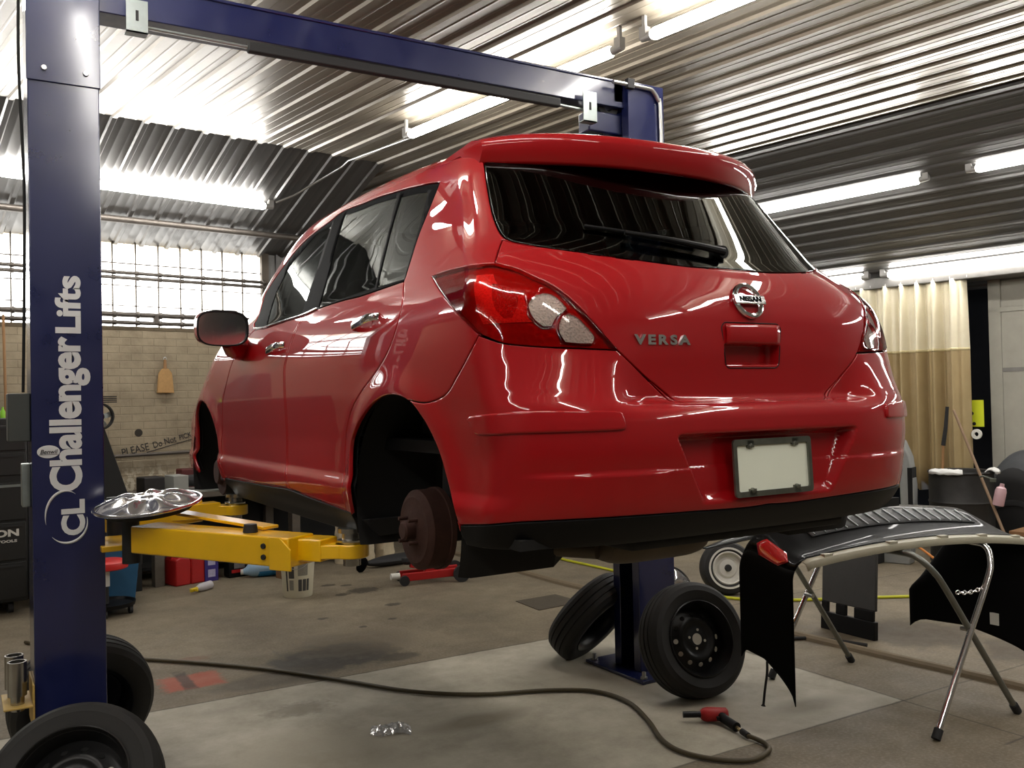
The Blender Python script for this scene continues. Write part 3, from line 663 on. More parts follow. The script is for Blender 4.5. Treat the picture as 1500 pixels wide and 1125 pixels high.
# ---------------------------------------------------------------- the building
HC=4.0; BY=9.27; BXR=9.75; SL=-.45; SR=-.58; BXS=7.58; BYS=7.65; BXE=4.92
def floor_mat():
    t=NT('worn concrete floor'); p=t.pos(); sx=t.add('ShaderNodeSeparateXYZ'); t.link(p,sx.inputs[0])
    n1=t.noise(1.1,6,.62,p,.4); n2=t.noise(6,7,.65,p); n3=t.noise(60,4,.6,p); n4=t.noise(.55,4,.5,p,.8)
    base=t.ramp(n1,(.25,lin((90,80,65))),(.5,lin((117,106,87))),(.75,lin((139,127,105))))
    light=t.ramp(n1,(.25,lin((148,142,126))),(.5,lin((177,170,153))),(.75,lin((196,190,172))))
    def band(v,lo,hi,w=.012):
        wob=t.math('MULTIPLY',t.math('SUBTRACT',n2,.5),.05); v=t.math('ADD',v,wob)
        a=t.math('DIVIDE',t.math('SUBTRACT',v,lo),w,clamp=True); b=t.math('DIVIDE',t.math('SUBTRACT',hi,v),w,clamp=True); return t.math('MULTIPLY',a,b)
    slab=t.math('MULTIPLY',band(sx.outputs[1],1.275,3.42),band(sx.outputs[0],-9,2.29,.02))
    col=t.mix(slab,base,light)
    # fine mottling and grime
    col=t.mix(t.math('MULTIPLY',t.ramp(n2,(.35,0.),(.7,1.)),.30),col,lin((98,88,72)))
    col=t.mix(t.math('MULTIPLY',t.ramp(n3,(.45,0.),(.8,1.)),.22),col,lin((196,188,168)))
    col=t.mix(t.math('MULTIPLY',t.ramp(n4,(.52,0.),(.75,1.)),.35),col,lin((84,74,60)))
    # soaked oil patches, each with its own ragged edge
    n5=t.noise(20,4,.6,p)
    def patch(x,y,rx,ry,rgb,k,soft=.35,rag=.55,square=False):
        nonlocal col
        dx=t.math('DIVIDE',t.math('SUBTRACT',sx.outputs[0],x),rx); dy=t.math('DIVIDE',t.math('SUBTRACT',sx.outputs[1],y),ry)
        d=t.math('MAXIMUM',t.math('ABSOLUTE',dx),t.math('ABSOLUTE',dy)) if square else t.math('SQRT',t.math('ADD',t.math('MULTIPLY',dx,dx),t.math('MULTIPLY',dy,dy)))
        d=t.math('ADD',d,t.math('MULTIPLY',t.math('SUBTRACT',n5 if rx<.25 else n2,.5),rag*2.6))
        col=t.mix(t.math('MULTIPLY',t.math('DIVIDE',t.math('SUBTRACT',1.,d),soft,clamp=True),k),col,lin(rgb))
    patch(.05,3.86,.48,.36,(44,42,40),.8); patch(.42,3.62,.16,.10,(60,54,46),.7); patch(-.35,3.62,.5,.18,(66,58,48),.6); patch(.30,4.1,.5,.4,(88,78,64),.5)
    for x,y,r in ((1.02,5.72,.13),(.80,5.66,.06),(.97,6.02,.05),(.84,6.12,.06),(1.0,5.05,.06),(.36,4.92,.04),(.8,4.6,.035),(.52,4.5,.03)): patch(x,y,r*1.3,r,(50,44,36),.8,.3,.55)
    patch(3.55,2.1,.5,.45,(70,60,46),.75); patch(3.9,1.45,.6,.3,(72,62,48),.7); patch(3.2,2.35,.5,.2,(74,64,50),.7); patch(4.6,1.7,.7,.35,(82,72,56),.6); patch(3.0,3.0,.25,.5,(84,74,58),.5)
    patch(.25,2.3,.35,.12,(110,100,82),.6,.6); patch(-.45,3.0,.22,.14,(116,108,92),.6,.5); patch(-.6,2.2,.45,.5,(120,112,96),.5,.7); patch(1.3,2.55,.45,.5,(112,104,90),.45,.8); patch(1.8,1.5,.3,.12,(120,112,96),.6,.6)
    # faded orange paint mark with a dark streak
    patch(-.83,3.86,.19,.17,(168,78,56),.75,.25,.25,True); patch(-.86,3.9,.045,.24,(70,62,54),.85,.4,.3,True); patch(-.75,4.35,.16,.09,(112,74,58),.6,.5,.5)
    # saw cuts and cracks
    def line(v,at,w,other=None,lo=-99,hi=99):
        nonlocal col
        d=t.math('ABSOLUTE',t.math('ADD',t.math('SUBTRACT',v,at),t.math('MULTIPLY',t.math('SUBTRACT',n1,.5),.05)))
        f=t.math('SUBTRACT',1.,t.math('DIVIDE',d,w),clamp=True)
        if other is not None: f=t.math('MULTIPLY',f,band(other,lo,hi,.05))
        col=t.mix(t.math('MULTIPLY',f,.75),col,lin((52,46,38)))
    line(sx.outputs[1],3.42,.012); line(sx.outputs[1],1.275,.01); line(sx.outputs[0],2.29,.01,sx.outputs[1],-4,3.5); line(sx.outputs[1],.62,.012,sx.outputs[0],2.1,9)
    t.link(col,t.b.inputs['Base Color'])
    t.link(t.ramp(n2,(.2,.48),(.8,.8)),t.b.inputs['Roughness']); t.b.inputs['Specular IOR Level'].default_value=.35
    t.bump(t.math('ADD',n2,t.math('MULTIPLY',n3,.5)),.18,.006); return t.m
M_floor=floor_mat()
def sheet_mat(name,rgb,metal,rough):
    t=NT(name); c=lin(rgb); o=t.obj(); n=t.noise(2.2,5,.6,o); n2=t.noise(30,3,.6,o)
    t.link(t.mix(n,tuple(v*.82 for v in c),tuple(min(1,v*1.12) for v in c)),t.b.inputs['Base Color'])
    t.b.inputs['Metallic'].default_value=metal
    t.link(t.ramp(n2,(.2,rough*.9),(.8,rough*1.1)),t.b.inputs['Roughness']); t.b.inputs['Coat Weight'].default_value=.2; t.b.inputs['Coat Roughness'].default_value=.12
    t.bump(n,.04,.01); return t.m
M_ceil=sheet_mat('ribbed metal ceiling',(130,122,108),.25,.34)
M_ceil_grey=sheet_mat('ribbed galvanised sheet',(96,95,93),.45,.36)
def brick_mat():
    t=NT('painted brick'); o=t.obj(); mp=t.add('ShaderNodeMapping'); mp.inputs['Rotation'].default_value=(PI/2,0,0); 
    b=t.add('ShaderNodeTexBrick'); b.inputs['Scale'].default_value=1; b.inputs['Brick Width'].default_value=.22; b.inputs['Row Height'].default_value=.075; b.inputs['Mortar Size'].default_value=.006
    b.inputs['Mortar Smooth'].default_value=.6
    s=t.add('ShaderNodeSeparateXYZ'); t.link(o,s.inputs[0]); cb=t.add('ShaderNodeCombineXYZ'); t.link(s.outputs[0],cb.inputs[0]); t.link(s.outputs[2],cb.inputs[1]); t.link(cb.outputs[0],b.inputs['Vector'])
    n=t.noise(3,6,.65,o); n2=t.noise(16,5,.6,o)
    col=t.ramp(n,(.25,lin((118,106,86))),(.5,lin((152,139,115))),(.8,lin((172,158,132))))
    col=t.mix(t.math('MULTIPLY',b.outputs['Fac'],.22),col,lin((100,88,70)))
    # flaking paint low on the wall
    low=t.math('MULTIPLY',t.math('DIVIDE',t.math('SUBTRACT',1.12,s.outputs[2]),.2,clamp=True),t.ramp(n2,(.48,0.),(.56,1.)))
    col=t.mix(low,col,lin((196,186,164)))
    t.link(col,t.b.inputs['Base Color']); t.b.inputs['Roughness'].default_value=.75
    t.bump(t.math('ADD',t.math('MULTIPLY',b.outputs['Fac'],-.8),n2),.5,.008); return t.m
M_brick=brick_mat()
M_plaster=mat('grimy pale wall panel',(150,147,136),.7,var=.25,vscale=3.5,bumps=.15)
M_backwall=mat('shop wall paint',(110,106,98),.8,var=.3,vscale=2)
M_steel=mat('grey painted steel',(118,116,112),.45,.5,var=.2)
M_pipe=mat('iron pipe',(96,90,84),.5,.6,var=.25)
M_conduit=mat('galvanised conduit',(190,190,188),.3,.9,var=.1)
M_tube=NT('lit fluorescent tube'); M_tube.b.inputs['Base Color'].default_value=(1,1,1,1); M_tube.b.inputs['Emission Color'].default_value=(1,.965,.92,1); M_tube.b.inputs['Emission Strength'].default_value=TUBE
M_tube=M_tube.m
M_darkvoid=mat('shaded doorway void',(26,29,36),.9,var=.3)  # near-black colour stands for the shade inside the wall opening
M_blackrub=mat('black rubber',(20,20,20),.75,var=.2)
def rib(s,h=.017,P=.25):           # sheet profile: one tall rib and two small ones per period
    u=(s%P)/P*.25
    for c,w,t,k in ((.125,.030,.017,1.),(.042,.010,.004,.13),(.208,.010,.004,.13)):
        d=abs(u-c)
        if d<w: return h*k*(1 if d<t else (w-d)/(w-t))
    return 0.
def rib_stations(a,b,P=.25):
    out={a,b}; k=math.floor(a/P)-1
    while k*P<b:
        for c,w,t in ((.125,.030,.017),(.042,.010,.004),(.208,.010,.004)):
            for d in (-w,-t,t,w):
                s=(k*.25+c+d)*P/.25
                if a<s<b: out.add(s)
        k+=1
    return sorted(out)
def ribbed(name,m,fn,a,b,ts,P=.25,h=.017):      # fn(s,t,drop) -> building point
    q=MB(); q.X=MB_; st=rib_stations(a,b,P)
    q.grid([[fn(s,t,rib(s,h,P)) for t in ts] for s in st]); return structure(q.build(name,m,angle=20))
q=MB(); q.X=MB_; q.boxp((-4.6,-4.6,-.12),(BXR+.1,BY+.1,0)); structure(q.build('floor',M_floor))
ribbed('ceiling',M_ceil,lambda s,t,d:(s,t,HC-d),-4.6,BXE,(-4.6,BYS))
ribbed('ceiling',M_ceil,lambda s,t,d:(s,t,HC-d),BXE,BXS,(-4.6,BY+.1))
ribbed('ceiling',M_ceil_grey,lambda s,t,d:(s,t,HC+SL*(t-BYS)-d),-4.6,BXE,(BYS,BY+.1))
ribbed('ceiling',M_ceil_grey,lambda s,t,d:(BXS+s*.865,t,HC-.502*s-d),0,2.62,(-4.6,BY+.1),P=.155,h=.016)
q=MB(); q.X=MB_; q.prism([(BYS,HC),(BY+.1,HC),(BY+.1,HC+SL*(BY+.1-BYS))],.02,frame((BXE,0,0),(0,1,0),(0,0,1))); structure(q.build('wall_valley',M_ceil_grey))
q=MB(); q.X=MB_; q.boxp((BXS-.10,-4.6,HC-.035),(BXS-.02,BY,HC)); structure(q.build('trim_1',mat('dark ceiling trim',(38,34,30),.6)))
# outer walls
q=MB(); q.X=MB_; q.boxp((-4.7,-4.7,0),(-4.6,BY+.2,HC+.1)); structure(q.build('wall_left',M_backwall))
q=MB(); q.X=MB_; q.boxp((-4.7,-4.7,0),(BXR+.2,-4.6,HC+.1)); structure(q.build('wall_front',M_backwall))
WX0,WX1,WZ0,WZ1=-.6,4.40,2.44,3.285
q=MB(); q.X=MB_; q.boxp((-4.7,BY,0),(BXE+.02,BY+.12,WZ0)); q.boxp((-4.7,BY,WZ0),(WX0,BY+.12,HC)); q.boxp((WX0,BY,WZ1),(BXE,BY+.12,HC)); structure(q.build('wall_back',M_brick))
ribbed('wall_back',M_ceil_grey,lambda s,t,d:(s,BY-d,t),WX1,BXR,(0.,HC),P=.16,h=.016)
q=MB(); q.X=MB_; q.boxp((BXR,-4.6,0),(BXR+.1,3.92,HC)); q.boxp((BXR,3.92,2.85),(BXR+.1,BY,HC)); q.boxp((BXR,5.15,0),(BXR+.1,BY,2.86)); structure(q.build('wall_right',M_plaster))
q=MB(); q.X=MB_; q.boxp((BXR+.5,3.5,0),(BXR+.55,5.6,3.2)); q.boxp((BXR,3.4,0),(BXR+.5,3.5,3.)); q.boxp((BXR,5.6,0),(BXR+.5,5.7,3.)); structure(q.build('wall_right_recess',M_darkvoid))
# wall panels on the right: a flush door leaf with its seams
q=MB(); q.X=MB_
q.boxp((BXR-.012,2.35,.02),(BXR,3.80,2.42)); structure(q.build('door_1',M_plaster,bevel=.004))
q=MB(); q.X=MB_
q.boxp((BXR-.02,3.80,0),(BXR+.0,3.92,2.85)); q.boxp((BXR-.02,1.5,2.42),(BXR,3.92,2.47)); structure(q.build('trim_2',M_plaster,bevel=.004))
q=MB(); q.X=MB_; q.boxp((BXR-.016,1.5,1.82),(BXR-.010,3.80,1.86)); structure(q.build('trim_3',M_steel))
q=MB(); q.X=MB_; q.boxp((9.42,-4.6,2.755),(BXR,BY,2.875)); structure(q.build('trim_4',M_steel,bevel=.01))
# glass-pane window, daylight behind it
def pane_mat():
    t=NT('daylit wired glass'); o=t.obj(); s=t.add('ShaderNodeSeparateXYZ'); t.link(o,s.inputs[0]); n=t.noise(5,5,.65,o); n2=t.noise(1.2,3,.5,o)
    dirt=t.math('MULTIPLY',t.math('DIVIDE',t.math('SUBTRACT',s.outputs[2],t.math('ADD',3.02,t.math('MULTIPLY',n,.22))),.14,clamp=True),.85)
    t.link(t.mix(dirt,(1,.99,.96),lin((150,132,100))),t.b.inputs['Emission Color']); t.b.inputs['Emission Strength'].default_value=WINDOW
    t.b.inputs['Base Color'].default_value=(.6,.6,.56,1); t.b.inputs['Roughness'].default_value=.3; return t.m
q=MB(); q.X=MB_; q.boxp((WX0,BY+.03,WZ0),(WX1,BY+.05,WZ1)); w1=structure(q.build('window_1',pane_mat()))
M_lead=mat('dark window bars',(92,84,74),.7,.2); q=MB(); q.X=MB_
x=WX0+.11
while x<WX1: q.boxp((x-.005,BY+.005,WZ0),(x+.005,BY+.03,WZ1)); x+=.222
for z,h in ((3.06,.005),(2.842,.004),(2.644,.004)): q.boxp((WX0,BY+.005,z-h),(WX1,BY+.03,z+h))
q.build('glazing_bars',M_lead,w1)
q=MB(); q.X=MB_
for z,r in ((2.962,.018),(2.912,.018),(2.552,.026),(2.474,.02)):
    q.tube([(WX0,BY-.03,z),(WX1+.02,BY-.03,z)],r,10)
    x=WX0+.11
    while x<WX1: q.ball((x,BY-.03,z),(.032,r*1.35,r*1.35),10,6); x+=.222
for x in (2.15,3.24): q.cyl((x,BY-.03,2.47),(x,BY-.03,2.56),.03,n=10)
q.build('window_rail',M_pipe,w1)
q=MB(); q.X=MB_; q.boxp((WX1-.02,BY-.02,WZ0-.05),(WX1+.06,BY+.06,WZ1+.04)); q.build('window_frame',M_lead,w1)
# pipes and conduit
def pipe(name,pts,r,m,label,cat='pipe',sm=0):
    q=MB(); q.X=MB_; q.tube(smooth_path(pts,6) if sm else pts,r,12); o=q.build(name,m); tag(o,label,cat); return o
pipe('heating_pipe',[(-4.5,8.85,3.40),(BXE-.05,8.85,3.405)],.032,M_pipe,'dark iron pipe running under the sloped ceiling above the window')
pipe('wall_pipe',[(2.0,BY-.04,1.165),(4.3,BY-.04,1.19)],.017,M_pipe,'thin dark pipe along the brick wall under the handwriting')
pipe('conduit',[(4.50,6.55,3.93),(4.50,7.60,3.955),(4.50,7.72,3.92),(4.24,8.2,3.70),(4.10,8.32,3.63)],.011,M_conduit,'bent metal conduit between two ceiling lights','conduit')
# fluorescent lights
ci=[0]
M_socket=mat('lamp end fitting',(150,148,144),.5,.3,var=.2)
LN=[]
def light(p,q_,label,strip=True,rr=.037):
    p,q_=Vector(p),Vector(q_); c=(p+q_)/2; d=(q_-p).normalized(); L_=(q_-p).length
    t=thing('fluorescent_light',label,'light',MB_@c,(0,0,PHI+math.atan2(d.y,d.x)),'long fluorescent ceiling lights')
    h=L_/2; m=MB(); m.tube([(-h+.02,0,0),(-h+.05,0,0),(h-.05,0,0),(h-.02,0,0)],[rr*.6,rr,rr,rr*.6],14); m.build('tube',M_tube,t)
    for s in (-1,1):
        m=MB(); m.cyl((s*(h-.03),0,0),(s*(h+.055),0,0),.030,.022,12); m.box((s*(h+.03),0,.03),(.05,.05,.07)); m.build('end_fitting',M_socket,t)
        if strip: m=MB(); m.boxp((s*(h+.03)-.012,-.012,.06),(s*(h+.03)+.012,.012,HC-p.z-.002)); m.build('hanger',M_socket,t)
ZA=3.86
light((4.304,6.30,ZA),(4.304,3.95,ZA),'long ceiling tube light whose near end shows above the lift beam over the car roof')
light((4.304,3.68,ZA),(4.304,1.25,ZA),'bright tube light at the top of the picture, right of the far lift post')
light((4.304,0.97,ZA),(4.304,-1.45,ZA),'ceiling tube light in the row above the car, out over the viewer')
light((4.304,-1.73,ZA),(4.304,-4.15,ZA),'last ceiling tube light in the row above the car, behind the viewer')
light((1.07,5.55,ZA),(1.07,3.15,ZA),'ceiling tube light at the top left picture corner beside the near post')
light((1.07,2.88,ZA),(1.07,.48,ZA),'ceiling tube light overhead left of the car')
light((1.07,.20,ZA),(1.07,-2.2,ZA),'ceiling tube light right above the viewer')
light((8.26,6.2,3.57),(8.26,3.86,3.57),'tube light on the sloped dark ceiling, right of the rear window',False)
light((8.26,3.42,3.57),(8.26,1.0,3.57),'tube light at the right picture edge on the sloped dark ceiling',False)
light((8.26,.7,3.57),(8.26,-1.7,3.57),'tube light further along the sloped dark ceiling towards the viewer',False)
light((9.40,7.3,2.89),(9.40,5.06,2.89),'short visible tube light at the end of the row beside the car tail lamp',False)
light((9.40,4.82,2.89),(9.40,2.40,2.89),'long tube light directly above the beige curtain',False)
light((9.40,2.16,2.89),(9.40,-.2,2.89),'tube light along the right wall past the curtain',False)
light((4.05,8.40,3.60),(1.66,8.40,3.60),'tube light on the sloped ceiling above the barred window',False)
light((1.40,8.40,3.60),(-1.0,8.40,3.60),'tube light on the sloped ceiling further left of the window',False)
light((-1.9,3.6,ZA),(-1.9,1.2,ZA),'ceiling tube light in the far left bay')
light((-1.9,.9,ZA),(-1.9,-1.5,ZA),'ceiling tube light in the left bay towards the viewer')
# ---------------------------------------------------------------- the two-post lift
def lift_paint(name,rgb,rough=.32):
    t=NT(name); c=lin(rgb); o=t.obj(); n=t.noise(6,5,.6,o); n2=t.noise(80,3,.6,o)
    t.link(t.mix(n,tuple(v*.85 for v in c),tuple(v*1.15 for v in c)),t.b.inputs['Base Color'])
    t.link(t.ramp(n,(.3,rough*.8),(.7,rough*1.5)),t.b.inputs['Roughness']); t.b.inputs['Coat Weight'].default_value=1.; t.b.inputs['Coat Roughness'].default_value=.13
    t.bump(n2,.03,.002); return t.m
M_blue=lift_paint('blue lift paint',(15,25,74)); M_yellow=lift_paint('yellow arm paint',(244,190,8),.4)
M_decal=mat('white decal film',(214,216,216),.4,var=.05); M_grey=mat('grey steel fitting',(150,158,156),.35,.6,var=.2); M_pad=mat('padded shutoff bar',(30,30,31),.7)
M_bolt=mat('bright bolt',(190,190,186),.3,.9)
M_silver=mat('machined steel',(170,168,162),.25,.95,var=.2)
lift=thing('two_post_lift','blue two-post vehicle lift with yellow arms holding up the red car','vehicle lift',(0,2.5,0))
def column(xi,sgn,top):
    """C channel open towards the car; xi = inner face x, sgn = +1 when the car lies to +x"""
    xo=xi-sgn*.275; q=MB(); t=.008
    y0,y1=2.40,2.65
    lip=xi-sgn*0
    poly=[(xo,y0),(xi,y0),(xi,y0+.065),(xi-sgn*t,y0+.065),(xi-sgn*t,y0+t),(xo+sgn*t,y0+t),(xo+sgn*t,y1-t),(xi-sgn*t,y1-t),(xi-sgn*t,y1-.065),(xi,y1-.065),(xi,y1),(xo,y1)]
    n=len(poly); vs=[(x,y,.02) for x,y in poly]+[(x,y,top) for x,y in poly]
    q.add(vs,[(i,(i+1)%n,n+(i+1)%n,n+i) for i in range(n)]+[tuple(range(n)),tuple(range(2*n-1,n-1,-1))])
    return q.build('column',M_blue,lift,world=True,bevel=.004)
colL=column(-1.477,1,3.555); colR=column(1.42,-1,3.53)
def world(q,name,m,par,**k): return q.build(name,m,par,world=True,**k)
for xi,s,c in ((-1.477,1,colL),(1.42,-1,colR)):
    xo=xi-s*.275; xm=(xi+xo)/2
    q=MB(); q.boxp((min(xi,xo)-.10,2.26,.0),(max(xi,xo)+.10,2.82,.02)); bp=world(q,'base_plate',M_blue,lift,bevel=.004)
    for x in (min(xi,xo)-.06,max(xi,xo)+.06):
        for y in (2.30,2.78):
            q=MB(); q.cyl((x,y,.02),(x,y,.06),.012,n=8); q.cyl((x,y,.02),(x,y,.032),.022,n=6); world(q,'anchor_bolt',M_bolt,bp)
    q=MB(); q.boxp((xi-s*.02,2.44,.95),(xi-s*.18,2.61,1.60)); cg=world(q,'carriage',M_pad,lift,bevel=.01)
    q=MB(); q.boxp((xi-s*.02,2.36,1.035),(xi+s*.12,2.70,1.06)); world(q,'arm_clevis',M_yellow,cg,bevel=.004)
    q=MB(); q.cyl((xi-s*.10,2.545,.06),(xi-s*.10,2.545,1.5),.028,n=20); world(q,'lift_cylinder',M_silver,lift)
    q=MB(); q.boxp((xi-s*.15,2.46,.03),(xi-s*.145,2.60,3.2)); world(q,'channel_back',M_pad,lift)
# seam of the column extension on the near post, with two bolts
q=MB(); q.boxp((-1.756,2.392,3.02),(-1.473,2.402,3.55)); q.boxp((-1.480,2.392,3.02),(-1.472,2.43,3.55)); ext=world(q,'column_extension',M_blue,colL,bevel=.003)
for x in (-1.69,-1.53):
    q=MB(); q.lathe([(0,.012),(.010,.012),(.012,.0)],12,frame((x,2.392,3.075),(1,0,0),(0,0,1))); world(q,'bolt',M_bolt,ext)
# overhead beam
q=MB(); q.boxp((-1.48,2.44,3.375),(1.46,2.60,3.53)); q.boxp((-1.48,2.43,3.52),(1.46,2.61,3.535)); beam=world(q,'overhead_beam',M_blue,lift,bevel=.004)
q=MB(); q.boxp((1.34,2.44,3.40),(1.42,2.60,3.53)); q.boxp((1.18,2.47,3.22),(1.43,2.58,3.345)); world(q,'beam_bracket',M_blue,beam,bevel=.01)
q=MB(); q.lathe([(.03,-.02),(.07,-.02),(.075,-.012),(.062,0),(.075,.012),(.07,.02),(.03,.02)],28,frame((1.335,2.50,3.385),(0,0,1),(1,0,0)),close=True); world(q,'cable_sheave',M_pad,beam)
q=MB(); q.tube([(1.30,2.50,3.33),(1.22,2.50,3.0)],.005,6); q.tube([(1.325,2.50,3.33),(1.25,2.50,3.0)],.005,6); world(q,'cable',M_pad,beam)
q=MB(); q.boxp((-.83,2.405,3.305),(.94,2.445,3.355)); bar=world(q,'shutoff_bar',M_pad,lift,bevel=.008,label='black padded height limit bar')
q=MB(); q.cyl((-1.30,2.425,3.335),(-.83,2.425,3.33),.008,n=10); world(q,'bar_rod',M_grey,bar)
q=MB(); q.cyl((.94,2.425,3.32),(1.13,2.425,3.315),.010,n=10); world(q,'bar_rod',M_grey,bar)
for x0,x1,z0,z1 in ((-1.365,-1.275,3.295,3.44),(1.09,1.185,3.245,3.42)):
    q=MB(); q.boxp((x0,2.395,z0),(x1,2.401,z1)); q.boxp((x0,2.395,z0),(x1,2.45,z0+.006)); br=world(q,'bar_bracket',M_grey,bar)
    q=MB(); q.boxp(((x0+x1)/2-.006,2.392,(z0+z1)/2-.02),((x0+x1)/2+.006,2.396,(z0+z1)/2+.025)); world(q,'slot',M_pad,br)
# bent conduit down the far post
q=MB(); q.tube(smooth_path([(1.30,2.385,3.50),(1.55,2.385,3.50),(1.60,2.385,3.49),(1.64,2.385,3.44),(1.655,2.385,3.36),(1.66,2.385,2.6),(1.66,2.385,1.2)],6),.0125,12); cdt=world(q,'conduit',M_conduit,lift,label='bent silver conduit on the far post')
q=MB(); q.boxp((1.40,2.37,3.48),(1.45,2.40,3.535)); world(q,'pipe_clip',M_pad,cdt)
# lettering on the near post, reading upwards
M_let=M_decal
LM=lambda x,z,yy=2.3985: frame((x,yy,z),(0,0,1),(-1,0,0))
def decal(txt,x,z,length,height,off,name='lettering',shear=0.,space=1.):
    vs,fs=text_mesh(txt,1.,off,.004,1.,shear,space=space)
    xs=[v[0] for v in vs]; ys=[v[1] for v in vs]; x0,x1,y0,y1=min(xs),max(xs),min(ys),max(ys); kx=length/(x1-x0); ky=height/(y1-y0)
    vs=[((v[0]-(x0+x1)/2)*kx,(v[1]-(y0+y1)/2)*ky,v[2]*.15) for v in vs]
    q=MB(); q.X=LM(x,z); q.add(vs,fs); return world(q,name,M_let,colL,angle=20)
decal('Challenger',-1.607,1.626,.651,.161,.036,space=.97)
decal('Lifts',-1.610,2.087,.244,.100,.036,space=1.0)
decal('CL',-1.600,1.190,.150,.092,.04,'logo',space=1.0)
# swoosh around the initials
def swoosh(cx,cz,rx,rz,a0,a1,w,x_tilt=0):
    q=MB(); n=28; A=[];Bq=[]
    for i in range(n+1):
        a=a0+(a1-a0)*i/n; k=w*math.sin(PI*i/n)+.0006
        dx,dz=math.cos(a),math.sin(a)
        A.append((cx+rx*dx,2.3978,cz+rz*dz)); Bq.append((cx+(rx+k)*dx,2.3978,cz+(rz+k)*dz))
    q.grid([A,Bq]); return world(q,'swoosh',M_let,colL,solid=.0008)
swoosh(-1.625,1.185,.078,.115,PI*.35,PI*1.05,.010); swoosh(-1.625,1.175,.078,.085,PI*1.25,PI*2.05,.010)
# oval maker sticker
q=MB(); q.lathe([(0,.0012),(.042,.0012),(.043,0)],40,frame((-1.690,2.3985,1.470),(1,0,0),(0,0,1))@Matrix.Diagonal((1,.62,1,1))); st=world(q,'oval_sticker',M_let,colL)
vs,fs=text_mesh('Benwil',.025,.0004,.0004,.95,.25); q=MB(); q.X=frame((-1.690,2.3965,1.469),(1,0,0),(0,0,1)); q.add(vs,fs); q.box((0,-.0105,0),(.07,.0018,.0006)); world(q,'sticker_script',M_pad,st)
# control box and cords on the outside of the near post
q=MB(); q.boxp((-1.835,2.43,1.515),(-1.752,2.60,1.715)); world(q,'control_box',mat('grey control box',(62,66,64),.5),lift,bevel=.004)
q=MB(); q.tube(smooth_path([(-1.775,2.45,3.54),(-1.78,2.45,3.1),(-1.765,2.45,2.6),(-1.77,2.45,2.1),(-1.775,2.5,1.72)],6),.006,8); world(q,'power_cord',M_blackrub,lift)
q=MB(); q.boxp((-1.785,2.47,1.24),(-1.752,2.56,1.42)); world(q,'lock_release',M_grey,lift,bevel=.004)
# swing arms
def arm(p,q_,pad,w0,h0,w1,h1,zc,k=.78):
    p,q_,pad=Vector(p),Vector(q_),Vector(pad); d=(q_-p)
    a=MB(); a.bar(p,q_,w0,h0); A=world(a,'swing_arm',M_yellow,lift,bevel=.006)
    a=MB(); e=q_+(pad-q_)*.55; s0=p+d*.5; a.bar((s0.x,s0.y,zc),(e.x,e.y,zc),w1,h1); world(a,'arm_extension',M_yellow,A,bevel=.005)
    a=MB(); u=(pad-e); u.z=0; u=u.normalized(); a.bar((e.x-u.x*.02,e.y-u.y*.02,zc-.005),(pad.x,pad.y,zc-.005),.10,.05); a.cyl((pad.x,pad.y,zc-.03),(pad.x,pad.y,zc+.02),.062,n=28); world(a,'pad_holder',M_yellow,A,bevel=.004)
    a=MB(); a.lathe([(0,-.06),(.032,-.06),(.032,.0),(.05,.022),(.052,.034),(.036,.038),(.034,.058),(.05,.060),(.05,.076),(0,.076)],28,Matrix.Translation((pad.x,pad.y,zc))); pd=world(a,'lift_pad',M_silver,A)
    a=MB(); a.cyl((pad.x,pad.y,zc+.070),(pad.x,pad.y,pad.z),.045,n=24); world(a,'rubber_pad',M_blackrub,pd)
    return A
A1=arm((-1.365,2.11,1.118),(-.945,1.40,1.114),(-.79,1.30,1.185),.14,.108,.11,.08,1.118)
# flat plates and bolts on the near arm
nd=(Vector((-.945,1.40,0))-Vector((-1.365,2.11,0))).normalized(); rt=Vector((nd.y,-nd.x,0))
P0=Vector((-1.365,2.11,1.116))
def on_arm(s,z): return P0+nd*s+(-rt if rt.y>0 else rt)*.0705+Vector((0,0,z))
side=(on_arm(0,0)-P0).normalized()
for z in (.018,-.022):
    q=MB(); c=on_arm(.71,z); q.cyl(c,c+side*.008,.010,n=8); world(q,'bolt',M_pad,A1)
q=MB(); a=on_arm(.745,.0)+side*.004; q.prism([(0,-.064),(.10,-.064),(.10,.012),(.05,.054),(0,.054)],.008,frame(a,nd,(0,0,1))); world(q,'arm_end_plate',M_yellow,A1,bevel=.002)
q=MB(); q.bar((-1.32,2.36,1.215),(-.99,1.62,1.178),.075,.012); world(q,'gear_guard',M_yellow,A1,bevel=.003)
q=MB(); q.cyl((-1.075,1.60,1.17),(-1.075,1.60,1.20),.028,.024,16); world(q,'pull_pin',M_pad,A1)
A2=arm((-1.395,2.85,1.105),(-.97,3.02,1.113),(-.79,2.93,1.185),.13,.11,.10,.075,1.115)
A3=arm((1.34,2.16,1.105),(.95,1.42,1.113),(.79,1.32,1.185),.14,.12,.11,.08,1.11)
A4=arm((1.34,2.85,1.105),(.97,3.02,1.113),(.79,2.95,1.185),.13,.11,.10,.075,1.115)
for x,y in ((-1.39,2.30),(-1.39,2.76),(1.335,2.30),(1.335,2.76)):
    q=MB(); q.cyl((x,y,.99),(x,y,1.23),.035,n=18); q.lathe([(.0,1.215),(.075,1.215),(.08,1.205),(.075,1.2),(0,1.2)],24,Matrix.Translation((x,y,0))); world(q,'arm_pivot',M_pad,lift)
